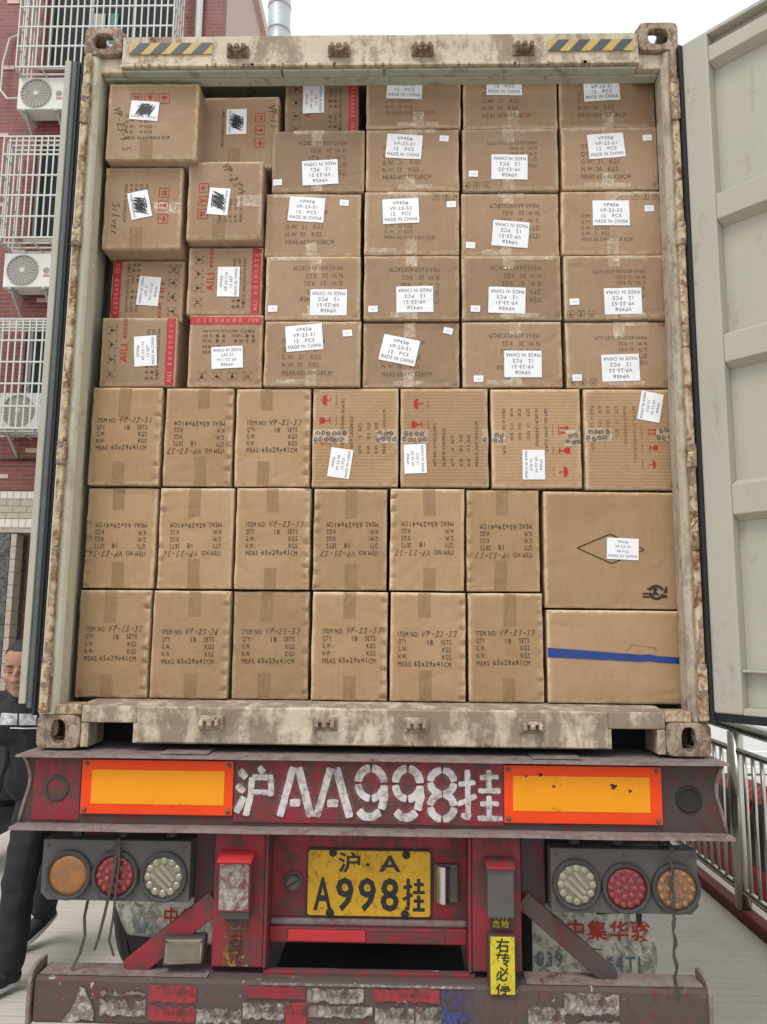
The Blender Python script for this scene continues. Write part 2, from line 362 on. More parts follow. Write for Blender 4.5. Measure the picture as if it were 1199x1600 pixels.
def plate_hole(mb, o, eu, ev, ew, hw, hh, a, b, th, n=32, p=2.0):
    """solid rectangular plate with an oval hole; o centre of front face, ew thickness direction"""
    o, eu, ev, ew = V3(o), V3(eu), V3(ev), V3(ew); out = []; inn = []
    for i in range(n):
        t = 2 * math.pi * (i + .5) / n; cx, sx = math.cos(t), math.sin(t)
        k = min(hw / max(abs(cx), 1e-6), hh / max(abs(sx), 1e-6)); k = (abs(cx) ** 9 / hw ** 9 + abs(sx) ** 9 / hh ** 9) ** (-1 / 9); out.append((cx * k, sx * k))
        e = (abs(cx) ** p / a ** p + abs(sx) ** p / b ** p) ** (-1 / p); inn.append((cx * e, sx * e))
    vs = [o + eu * q[0] + ev * q[1] + ew * d for d in (0, th) for ring in (out, inn) for q in ring]
    fs = []
    for i in range(n):
        j = (i + 1) % n
        fs += [(i, j, n + j, n + i), (2 * n + i, 3 * n + i, 3 * n + j, 2 * n + j), (n + i, n + j, 3 * n + j, 3 * n + i), (i, 2 * n + i, 2 * n + j, j)]
    mb.add(vs, fs)
def casting(sx, z0, z1, top, y=0.):
    m_ = MB(); xo = 1.219 * sx; xi = 1.060 * sx; zc = (z0 + z1) / 2; hx = abs(xo - xi) / 2; xc = (xo + xi) / 2; hz = (z1 - z0) / 2
    a, b = (.041, .035) if top else (.026, .043)
    plate_hole(m_, (xc, y - .004, zc), (1, 0, 0), (0, 0, 1), (0, 1, 0), hx, hz, a, b, .026, p=2.6)
    plate_hole(m_, (xo, y + .022 + .076, zc), (0, 1, 0), (0, 0, 1), (-sx, 0, 0), .076, hz, .036, .030, .024, p=2.6)
    zz = z1 if top else z0; s_ = -1 if top else 1
    plate_hole(m_, (xc - .012 * sx, y + .098, zz), (1, 0, 0), (0, 1, 0), (0, 0, s_), hx - .012, .076, .033, .055, .024, p=2.6)
    m_.box(xi - .001 * sx, xi + .012 * sx, y + .022, y + .168, z0 + .006, z1 - .006)
    zi = z0 if top else z1
    m_.box(min(xi, xo - .024 * sx), max(xi, xo - .024 * sx), y + .022, y + .174, min(zi, zi + .02 * (1 if top else -1)), max(zi, zi + .02 * (1 if top else -1)))
    m_.box(min(xi, xo), max(xi, xo), y + .1742, y + .182, z0 + .006, z1 - .006)
    return m_.obj('corner_casting', K['casting'], ct, bevel=.006)
for s_ in (-1, 1):
    casting(s_, 4.022, 4.146, True); casting(s_, 1.245, 1.363, False)

# header, soffit, drip edge
rng = random.Random(4)
m_ = MB(); nseg = 48                                   # the lower lip of the header is rusted and uneven
xs = [-1.0585 + 2.117 * i / nseg for i in range(nseg + 1)]
for i in range(nseg + 1):
    zt = 4.108 + .003 * mnoise.noise((xs[i] * 3, 0, 1)); zl = 3.966 + .002 * mnoise.noise((xs[i] * 9, 2, 1)); yb = .004 * mnoise.noise((xs[i] * 5, 7, 1))
    m_.v += [(xs[i], .05, zt), (xs[i], .002 + yb * .3, zt - .004), (xs[i], 0.002 + yb * .4, 4.02), (xs[i], -.001, zl + .014), (xs[i], -.013, zl), (xs[i], -.012, zl - .007), (xs[i], .05, zl - .004)]
for i in range(nseg):
    for k in range(7):
        m_.f.append([i * 7 + k, i * 7 + (k + 1) % 7, (i + 1) * 7 + (k + 1) % 7, (i + 1) * 7 + k]); m_.m.append(0)
m_.obj('header_beam', K['cream'], ct)
MB().box(-1.1515, 1.1515, .0525, .105, 3.950, 4.020).obj('header_soffit', K['inner'], ct, bevel=.006)
for s_ in (-1, 1): MB().box(min(s_ * 1.0587, s_ * 1.168), max(s_ * 1.0587, s_ * 1.168), .020, .052, 3.956, 4.0215).obj('header_end', K['cream'], ct, bevel=.005)
for xa, xb in ((-1.05, -.40), (-.392, .02), (.03, 1.05)):
    MB().box(xa, xb, .006, .048, 3.949, 3.9585).obj('drip_strip', K['inner'], ct, bevel=.003)
m_ = MB()
for i in range(40):
    x = -1.04 + 2.08 * rng.random(); m_.box(x, x +   .003 + .012 * rng.random(), -.0145, -.0005, 3.9585 - .002 * rng.random(), 3.966 + .005 * rng.random())
m_.obj('rust_scale', K['casting'], ct)['kind'] = 'stuff'
# hazard strips on the header
for x0, x1 in ((-1.030, -.684), (.691, 1.037)):
    st = MB().box(x0, x1, -.0035, -.0005, 4.022, 4.072).obj('hazard_strip', plain('hazard_yellow', (.46, .33, .10), .5, var=.2), ct)
    x = x0 + .002; 
    while x < x1 - .03:
        pts = [(x, -.0055, 4.023), (min(x + .043, x1), -.0055, 4.023), (min(x + .043 + .042, x1 - .001), -.0055, 4.071), (x + .042, -.0055, 4.071)]
        MB().prism(pts, (0, .0018, 0)).obj('black_stripe', plain('hazard_black', (.055, .062, .075), .5, var=.3), st); x += .086
# lock-rod keepers
def keeper(x, z, flip, mat):
    m_ = MB(); s_ = -1 if flip else 1
    m_.box(x - .045, x + .045, -.011, -.0005, z - .024, z + .026)
    for d in (-.034, .022):
        m_.prism([(x + d, -.0108, z - .020 * s_), (x + d, -.048, z - .014 * s_), (x + d, -.052, z + .006 * s_), (x + d, -.030, z + .018 * s_), (x + d, -.0108, z + .022 * s_)], (.014, 0, 0))
    m_.box(x - .019, x + .021, -.040, -.0112, z - .020 * s_ if s_ > 0 else z + .008, z - .008 if s_ > 0 else z + .020)
    m_.cyl((x + .001, -.034, z - .008), (x + .001, -.034, z + .012), .011, n=10)
    return m_.obj('lock_keeper', mat, ct, bevel=.003)
for x in (-.578, -.161, .180, .592): keeper(x, 4.026, False, K['brass'])
for x in (-.580, -.165, .164, .578): keeper(x, 1.343, True, K['sillp'])
# rear posts
for s_ in (-1, 1):
    prof = [(1.2185, .18), (1.2185, .004), (1.170, .002), (1.160, .010), (1.152, .024), (1.152, .102), (1.174, .112), (1.174, .18)]
    MB().prism([(x * s_, y, 1.364) for x, y in prof], (0, 0, 4.0215 - 1.364)).obj('corner_post', K['jamb'] if s_ < 0 else K['jambshade'], ct, bevel=.003)
    z = 1.372; k = 0                                                  # rusty hinge rod: knuckles, pins and worn lengths
    cuts = [1.372, 1.47, 1.475, 1.56, 1.565, 1.98, 2.30, 2.306, 2.366, 2.372, 2.76, 3.18, 3.186, 3.25, 3.256, 3.70, 3.80, 3.806, 3.86, 3.866, 4.015]
    for a, b in zip(cuts[:-1], cuts[1:]):
        if b - a < .01: continue
        thin = k % 2 == 0
        if b - a < .1 and b < 4: MB().box(s_ * 1.1885 - .017, s_ * 1.1885 + .017, -.034, -.0005, a, b).obj('hinge_knuckle', K['creamrust'], ct, bevel=.006)
        else: MB().box(s_ * 1.190 - .0135, s_ * 1.190 + .0135, -.024, -.0004, a, b).obj('hinge_bar', K['creamrust'], ct, bevel=.007)
        k += 1
    for z in (1.4725, 1.5625, 2.303, 2.369, 3.183, 3.253, 3.803, 3.863):
        MB().cyl((s_ * 1.1885, -.018, z - .010), (s_ * 1.1885, -.018, z + .010), .0195, n=12).obj('hinge_pin', K['casting'], ct)
# sill, threshold and fork openings
m_ = MB(); n = 60; xs = [-.853 + 1.706 * i / n for i in range(n + 1)]
for x in xs:
    e = .004 * mnoise.noise((x * 2.2, 3, 0)); e2 = .003 * mnoise.noise((x * 7, 5, 0))
    m_.v += [(x, .05, 1.400), (x, .006, 1.399 + e2), (x, -.002 + e, 1.392 + e2), (x, .002 + e * 1.3, 1.33), (x, -.001 + e, 1.272 + e2), (x, .008, 1.266), (x, .05, 1.268)]
for i in range(n):
    for k in range(7): m_.f.append([i * 7 + k, i * 7 + (k + 1) % 7, (i + 1) * 7 + (k + 1) % 7, (i + 1) * 7 + k]); m_.m.append(0)
m_.f += [[k for k in range(7)][::-1], [n * 7 + k for k in range(7)]]; m_.m += [0, 0]
m_.obj('sill_beam', K['sillp'], ct)
for s_ in (-1, 1):
    MB().box(min(s_ * .854, s_ * 1.0585), max(s_ * .854, s_ * 1.0585), .001, .05, 1.338, 1.398).obj('sill_end', K['sillp'], ct, bevel=.004)
    MB().box(min(s_ * 1.030, s_ * 1.0588), max(s_ * 1.030, s_ * 1.0588), .003, .16, 1.250, 1.3372).obj('pocket_side', K['sillp'], ct, bevel=.003)
    MB().box(min(s_ * .8538, s_ * .866), max(s_ * .8538, s_ * .866), .004, .05, 1.268, 1.3372).obj('pocket_side', K['sillp'], ct)
    MB().box(min(s_ * 1.0592, s_ * 1.152), max(s_ * 1.0592, s_ * 1.152), -.001, .10, 1.3645, 1.402).obj('sill_corner', K['creamrust'], ct, bevel=.004)
m_ = MB(); xs = [-1.0585 + 2.117 * i / 40 for i in range(41)]
for x in xs:
    e = .0025 * mnoise.noise((x * 6, 1, 8))
    m_.v += [(x, .012, 1.4005 + e * .2), (x, .05, 1.4065 + e), (x, .095, 1.4095 + e * .4), (x, .16, 1.4115), (x, .16, 1.395), (x, .012, 1.397)]
for i in range(40):
    for k in range(6): m_.f.append([i * 6 + k, i * 6 + (k + 1) % 6, (i + 1) * 6 + (k + 1) % 6, (i + 1) * 6 + k]); m_.m.append(0)
m_.obj('threshold_plate', K['sillp'], ct)
for i, x in enumerate([-1.05 + .21 * j for j in range(10)]):
    MB().box(x, x + .205, .162, 12.0, 1.380, 1.4125).obj('floor_plank', plain('floor_plywood', (.20, .125, .07), .7, var=.2) if i == 0 else bpy.data.materials['floor_plywood'], ct)
# side walls (corrugated), roof, front wall, base rails
for s_ in (-1, 1):
    m_ = MB(); y = .182; pr = []
    while y < 11.95:
        pr += [(1.176, y), (1.176, y + .07), (1.210, y + .138), (1.210, y + .208)]; y += .278
    for x, yy in pr: m_.v += [(x * s_, yy, 1.36), (x * s_, yy, 4.08)]
    for i in range(len(pr) - 1): m_.f.append([2 * i, 2 * i + 1, 2 * i + 3, 2 * i + 2]); m_.m.append(0)
    m_.obj('side_wall', K['inner'], ct)
    MB().box(min(s_ * 1.165, s_ * 1.2185), max(s_ * 1.165, s_ * 1.2185), .183, 12.0, 4.081, 4.13).obj('top_rail', K['cream'], ct)
    MB().box(min(s_ * 1.165, s_ * 1.2185), max(s_ * 1.165, s_ * 1.2185), .183, 12.0, 1.255, 1.3595).obj('bottom_rail', K['cream'], ct)
MB().box(-1.164, 1.164, .106, 12.0, 4.10, 4.115).obj('roof_panel', K['inner'], ct)
MB().box(-1.164, 1.164, 12.0, 12.05, 1.26, 4.12).obj('front_wall', K['inner'], ct)
for i in range(12):
    MB().box(-1.163, 1.163, .26 + i * .95, .32 + i * .95, 1.2445, 1.379).obj('cross_member', K['dark'], ct)

# right door, swung open towards the camera side
a_ = math.radians(42)
dr = pivot('right_door', (1.226, -.034, 0), math.atan2(-math.cos(a_), math.sin(a_)), ct)
WL[dr] = Vector((0, 0, 0))
dr.location = Vector((1.226, -.034, 0)) - WL[ct]
MB().box(-.006, .098, 0, .060, 1.402, 4.022).obj('hinge_stile', K['green'], dr, bevel=.006)
MB().box(1.04, 1.14, 0, .060, 1.402, 4.022).obj('lock_stile', K['green'], dr, bevel=.006)
def rib(z0, z1, name):
    m_ = MB(); s1 = .022
    m_.prism([(.0985, .0465, z0 - s1), (.0985, .004, z0), (.0985, .004, z1), (.0985, .0465, z1 + s1)], (.941, 0, 0)); return m_.obj(name, K['green'], dr, bevel=.003)
rib(3.893, 3.955, 'top_rib'); rib(3.235, 3.335, 'door_rib'); rib(2.672, 2.775, 'door_rib'); rib(2.105, 2.213, 'door_rib'); 
MB().box(.0985, 1.0395, .002, .045, 1.402, 1.425).obj('bottom_rail', K['green'], dr, bevel=.002)
MB().box(.0985, 1.0395, .010, .046, 1.548, 1.556).obj('bottom_lip', K['green'], dr, bevel=.002)
MB().box(.0985, 1.0395, .001, .045, 4.006, 4.0215).obj('top_flange', K['green'], dr, bevel=.002)
MB().box(.0985, 1.0395, .047, .056, 1.404, 4.020).obj('door_panel', K['green'], dr)
m_ = MB()
m_.prism([(-.012, -.012, 1.366), (-.0065, .004, 1.366), (-.0065, .06, 1.366), (-.036, .05, 1.366), (-.034, .004, 1.366)], (0, 0, 2.655))
m_.prism([(-.006, .018, 1.372), (-.006, .058, 1.366), (-.006, .058, 1.4015), (-.006, .006, 1.4015)], (1.145, 0, 0))
m_.obj('door_gasket', K['gasket'], dr)
# left door, folded right back along the container's flank: only its hinge edge shows
dl = pivot('left_door', (0, 0, 0), 0, ct); dl.location = -WL[ct]
MB().box(-1.290, -1.264, -.012, 1.13, 1.402, 3.99).obj('door_panel', K['green'], dl, bevel=.004)
MB().box(-1.2635, -1.2425, -.006, 1.12, 1.385, 3.995).obj('gasket_seat', K['gasket2'], dl, bevel=.006)
m_ = MB(); m_.box(-1.242, -1.2335, .002, 1.10, 1.36, 3.995); m_.box(-1.2330, -1.2250, .012, 1.10, 1.37, 3.99); m_.obj('door_gasket', K['gasket'], dl)
for z in (1.9, 2.9): MB().cyl((-1.310, .5, 1.4), (-1.310, .5, 4.0), .017).obj('lock_rod', K['bolt'], dl) if z < 2 else None
# ------------------------------------------------------------------ cartons
CARTONS = {
 'A1': (-1.150, -0.862, 1.415, 1.830, 0.140, None, None),
 'A2': (-0.859, -0.551, 1.415, 1.830, 0.140, None, None),
 'A3': (-0.546, -0.244, 1.415, 1.830, 0.140, None, None),
 'A4': (-0.239, 0.059, 1.415, 1.830, 0.140, None, None),
 'A5': (0.062, 0.358, 1.415, 1.830, 0.140, None, None),
 'A6': (0.363, 0.656, 1.415, 1.830, 0.140, None, None),
 'A7': (0.662, 1.180, 1.415, 1.768, 0.140, None, None),
 'B1': (-1.150, -0.863, 1.834, 2.237, 0.140, None, None),
 'B2': (-0.855, -0.553, 1.834, 2.237, 0.140, None, None),
 'B3': (-0.548, -0.248, 1.834, 2.237, 0.140, None, None),
 'B4': (-0.243, 0.053, 1.834, 2.237, 0.140, None, None),
 'B5': (0.058, 0.355, 1.834, 2.237, 0.140, None, None),
 'B6': (0.358, 0.651, 1.834, 2.237, 0.140, None, None),
 'B7': (0.658, 1.186, 1.771, 2.229, 0.140, (0.04, 0.003, -2, '30'), None),
 'C1': (-1.148, -0.858, 2.242, 2.647, 0.140, None, None),
 'C2': (-0.852, -0.571, 2.242, 2.647, 0.140, None, None),
 'C3': (-0.566, -0.257, 2.242, 2.647, 0.140, None, None),
 'C4': (-0.255, 0.096, 2.242, 2.647, 0.140, (-0.058, -0.107, 82, '98'), None),
 'C5': (0.098, 0.454, 2.242, 2.647, 0.140, (-0.116, -0.088, 92, '97'), None),
 'C6': (0.459, 0.820, 2.240, 2.645, 0.140, (-0.013, -0.109, -90, '97'), None),
 'C7': (0.825, 1.185, 2.234, 2.643, 0.140, (0.084, 0.13, -101, '92'), None),
 'D1': (-0.458, -0.060, 2.651, 2.927, 0.140, (-0.034, 0.064, 5, '51'), (0.141, 0.085)),
 'D2': (-0.057, 0.341, 2.651, 2.927, 0.140, (-0.048, 0.017, -12.5, '51'), (0.15, 0.1)),
 'D3': (0.346, 0.753, 2.651, 2.927, 0.140, (0.041, -0.044, 180, '51'), (-0.137, -0.104)),
 'D4': (0.763, 1.179, 2.651, 2.927, 0.140, (0.01, -0.057, 181.5, '52'), (-0.164, -0.097)),
 'E1': (-0.461, -0.064, 2.931, 3.207, 0.140, (0.066, -0.065, 180, '51'), (-0.162, -0.091)),
 'E2': (-0.058, 0.340, 2.931, 3.207, 0.140, (0.014, -0.053, 181, '51'), (-0.156, -0.094)),
 'E3': (0.345, 0.754, 2.931, 3.207, 0.140, (-0.02, -0.056, 178, '51'), (-0.148, -0.092)),
 'E4': (0.759, 1.178, 2.931, 3.207, 0.140, (0.027, -0.062, 181, '52'), (-0.167, -0.063)),
 'F1': (-0.473, -0.067, 3.211, 3.492, 0.140, (-0.028, 0.066, -4, '51'), (0.129, 0.097)),
 'F2': (-0.059, 0.341, 3.211, 3.492, 0.140, (-0.046, 0.05, 2.6, '52'), (0.163, 0.081)),
 'F3': (0.344, 0.755, 3.211, 3.492, 0.140, (-0.0, -0.045, 175, '51'), (-0.165, -0.092)),
 'F4': (0.755, 1.171, 3.211, 3.492, 0.140, (-0.002, 0.04, 0, '52'), (0.155, 0.06)),
 'G1': (-0.452, -0.055, 3.496, 3.777, 0.140, (0.01, -0.056, 183, '51'), (-0.169, -0.098)),
 'G2': (-0.055, 0.342, 3.496, 3.777, 0.140, (-0.035, 0.059, -4.5, '51'), (0.133, 0.093)),
 'G3': (0.350, 0.756, 3.496, 3.777, 0.140, (-0.005, -0.039, 179, '52'), (-0.155, -0.065)),
 'G4': (0.761, 1.167, 3.496, 3.777, 0.140, (-0.015, 0.051, 4.4, '51'), (0.156, 0.087)),
 'H1': (-0.058, 0.351, 3.782, 4.062, 0.140, (-0.037, 0.047, -3, '52'), None),
 'H2': (0.354, 0.759, 3.782, 4.062, 0.140, (-0.023, 0.068, -1, '51'), None),
 'H3': (0.761, 1.169, 3.782, 4.062, 0.140, (-0.024, 0.035, 2, '51'), None),
 'U1': (-1.127, -0.744, 3.592, 3.935, 0.060, (-0.034, 0.042, -4, 'x'), None),
 'U2': (-0.766, -0.427, 3.615, 3.950, 0.170, (-0.012, 0.046, -89, 'x'), None),
 'U3': (-0.412, -0.086, 3.780, 4.040, 0.200, (-0.035, 0.042, 90, '116'), None),
 'M1': (-1.140, -0.808, 3.226, 3.589, 0.100, (-0.01, 0.007, -78, 'x'), None),
 'M2': (-0.791, -0.474, 3.262, 3.612, 0.100, (-0.023, -0.009, 85, 'x'), None),
 'L1': (-1.127, -0.813, 2.950, 3.222, 0.190, (0.009, -0.004, -94, '116'), None),
 'L2': (-0.791, -0.474, 2.962, 3.258, 0.160, (0.017, -0.007, 90, '116'), None),
 'L3': (-1.130, -0.812, 2.651, 2.946, 0.140, (0.03, 0.001, 94, '116'), None),
 'L4': (-0.770, -0.461, 2.651, 2.958, 0.140, (0.01, -0.031, 183, '116'), None),
}
_tc = {}
def text_geo(s, bold=0.):
    """outline lettering as a flat mesh, cap height 1: (verts, faces, width)"""
    key = (s, bold)
    if key not in _tc:
        cu = bpy.data.curves.new('lettering', 'FONT'); cu.body = s; cu.size = 1.0; cu.resolution_u = 2; cu.space_character = 1.16; cu.offset = bold; cu.fill_mode = 'FRONT'
        o = bpy.data.objects.new('lettering', cu); me = bpy.data.meshes.new_from_object(o)
        vs = [(v.co.x / .727, v.co.y / .727) for v in me.vertices]; fs = [list(p.vertices) for p in me.polygons]
        bpy.data.objects.remove(o); bpy.data.meshes.remove(me); bpy.data.curves.remove(cu)
        xs = [v[0] for v in vs] or [0]
        _tc[key] = ([(x - min(xs), y) for x, y in vs], fs, max(xs) - min(xs))
    return _tc[key]
def text_at(s, u, v, cap, align='L', sx=1., bold=0., width=None):
    """verts and faces of a line placed at (u, v) = left/centre/right end of its baseline, cap height `cap`"""
    vs, fs, wd = text_geo(s, bold)
    if width: sx = width / (wd * cap)
    off = {'L': 0, 'C': -wd / 2, 'R': -wd}[align]
    return [(u + (x + off) * cap * sx, v + y * cap) for x, y in vs], fs
def ribbon(pts, wd):
    """flat pen stroke along a 2-D polyline"""
    vs = []; fs = []; fine = []
    for (a0, b0), (a1, b1) in zip(pts[:-1], pts[1:]):
        k = max(1, int(math.hypot(a1 - a0, b1 - b0) / .012)) if math.hypot(a1 - a0, b1 - b0) > .02 else 1
        fine += [(a0 + (a1 - a0) * i / k, b0 + (b1 - b0) * i / k) for i in range(k)]
    pts = fine + [pts[-1]]
    for i, p in enumerate(pts):
        a = pts[max(i - 1, 0)]; b = pts[min(i + 1, len(pts) - 1)]; dx, dy = b[0] - a[0], b[1] - a[1]; L = math.hypot(dx, dy) or 1
        nx, ny = -dy / L * wd / 2, dx / L * wd / 2; vs += [(p[0] + nx, p[1] + ny), (p[0] - nx, p[1] - ny)]
    for i in range(len(pts) - 1): fs.append((2 * i, 2 * i + 1, 2 * i + 3, 2 * i + 2))
    return vs, fs
def arc(cx, cy, rx, ry, a0, a1, n=10): return [(cx + rx * math.cos(math.radians(a0 + (a1 - a0) * i / n)), cy + ry * math.sin(math.radians(a0 + (a1 - a0) * i / n))) for i in range(n + 1)]
HAND = {'V': [[(0, 1), (.22, 0), (.6, 1.05)]], 'P': [[(.12, 0), (.2, 1)], [(.05, .9), (.45, 1.02), (.55, .75), (.2, .48)]], '-': [[(.08, .42), (.5, .48)]],
        '2': [[(.05, .8), (.28, 1), (.48, .78), (.05, .02), (.58, .08)]], '3': [[(.08, .95), (.48, .95), (.22, .55), (.48, .32), (.3, 0), (.02, .1)]],
        '6': [[(.48, 1), (.14, .45), (.16, .05), (.4, 0), (.46, .3), (.16, .34)]], '7': [[(.05, .92), (.6, 1), (.22, -.1)]], '1': [[(.3, 1), (.24, 0)]],
        '5': [[(.5, 1), (.18, .97), (.12, .6), (.42, .55), (.45, .18), (.08, 0)]], 'S': [[(.5, .95), (.2, 1), (.1, .7), (.45, .4), (.35, .02), (0, .1)]], 'i': [[(.2, .6), (.18, 0)]], 'l': [[(.2, 1.1), (.15, 0)]],
        'v': [[(.05, .6), (.22, 0), (.5, .62)]], 'e': [[(.1, .32), (.42, .36), (.3, .6), (.1, .4), (.15, .02), (.45, .08)]], 'r': [[(.15, .6), (.12, 0)], [(.12, .4), (.4, .6)]], ' ': [], '.': [[(.1, .05), (.16, 0)]]}
def hand(s, u, v, h, rg, slant=.22, wd=.0022, sp=.62):
    out = []; x = 0
    for ch in s:
        for st in HAND[ch]:
            pts = []
            for px, py in st:
                j = (rg.random() - .5) * .09; pts.append((u + (x + px + py * slant + j) * h, v + (py + j * .6) * h))
            fine = []
            for i in range(len(pts) - 1):                        # soften the corners
                a, b = pts[i], pts[i + 1]; fine += [a, (a[0] * .5 + b[0] * .5, a[1] * .5 + b[1] * .5)]
            fine.append(pts[-1]); out.append(ribbon(fine, wd * (.8 + .5 * rg.random())))
        x += sp * (1 + (rg.random() - .5) * .25) if ch != ' ' else .4
    return out
def box_icon(u, v, s, kind, wd=.0022):
    out = []
    h = s / 2
    if kind[0] == 'd':                                            # dashed frame corners
        for sx_ in (-1, 1):
            for sy in (-1, 1): out.append(ribbon([(u + sx_ * h * .5, v + sy * h), (u + sx_ * h, v + sy * h), (u + sx_ * h, v + sy * h * .5)], wd))
    else: out.append(ribbon([(u - h, v - h), (u + h, v - h), (u + h, v + h), (u - h, v + h), (u - h, v - h), (u + h, v - h)], wd))
    k = kind[-1]
    if k == 'u':
        for d in (-.3, .3): out += [ribbon([(u + d * h, v - .5 * h), (u + d * h, v + .5 * h)], wd * 1.2), ribbon([(u + d * h - .25 * h, v + .2 * h), (u + d * h, v + .6 * h), (u + d * h + .25 * h, v + .2 * h)], wd)]
    elif k == 'g':
        out += [([(u - .4 * h, v + .6 * h), (u + .4 * h, v + .6 * h), (u + .28 * h, v), (u, v - .1 * h), (u - .28 * h, v)], [(0, 4, 3, 2, 1)]), ribbon([(u, v), (u, v - .55 * h)], wd * 1.3), ribbon([(u - .3 * h, v - .58 * h), (u + .3 * h, v - .58 * h)], wd * 1.3)]
    else:
        pts = arc(u, v, .6 * h, .55 * h, 0, 180); out += [(pts, [list(range(len(pts)))]), ribbon([(u, v), (u, v - .55 * h), (u + .2 * h, v - .6 * h)], wd)]
    return out
def umbrella(u, v, s):
    pts = arc(u, v, s, s * .8, 0, 180, 12); return [(pts, [list(range(13))]), ribbon([(u, v), (u, v - s * .7), (u + s * .25, v - s * .85), (u + s * .4, v - s * .6)], s * .14)]
def glass(u, v, s):
    return [([(u - .55 * s, v + s), (u + .55 * s, v + s), (u + .5 * s, v + .3 * s), (u + .2 * s, v), (u - .2 * s, v), (u - .5 * s, v + .3 * s)], [(0, 5, 4, 3, 2, 1)]), ribbon([(u, v + .05 * s), (u, v - .7 * s)], s * .2), ribbon([(u - .5 * s, v - .75 * s), (u + .5 * s, v - .75 * s)], s * .18)]
def arrows(u, v, s):
    out = []
    for d in (-.45, .45): out += [ribbon([(u + d * s, v - .7 * s), (u + d * s, v + .5 * s)], s * .24), ([(u + d * s - .42 * s, v + .3 * s), (u + d * s + .42 * s, v + .3 * s), (u + d * s, v + .95 * s)], [(0, 1, 2)])]
    out.append(ribbon([(u - .9 * s, v - .95 * s), (u + .9 * s, v - .95 * s)], s * .16)); return out

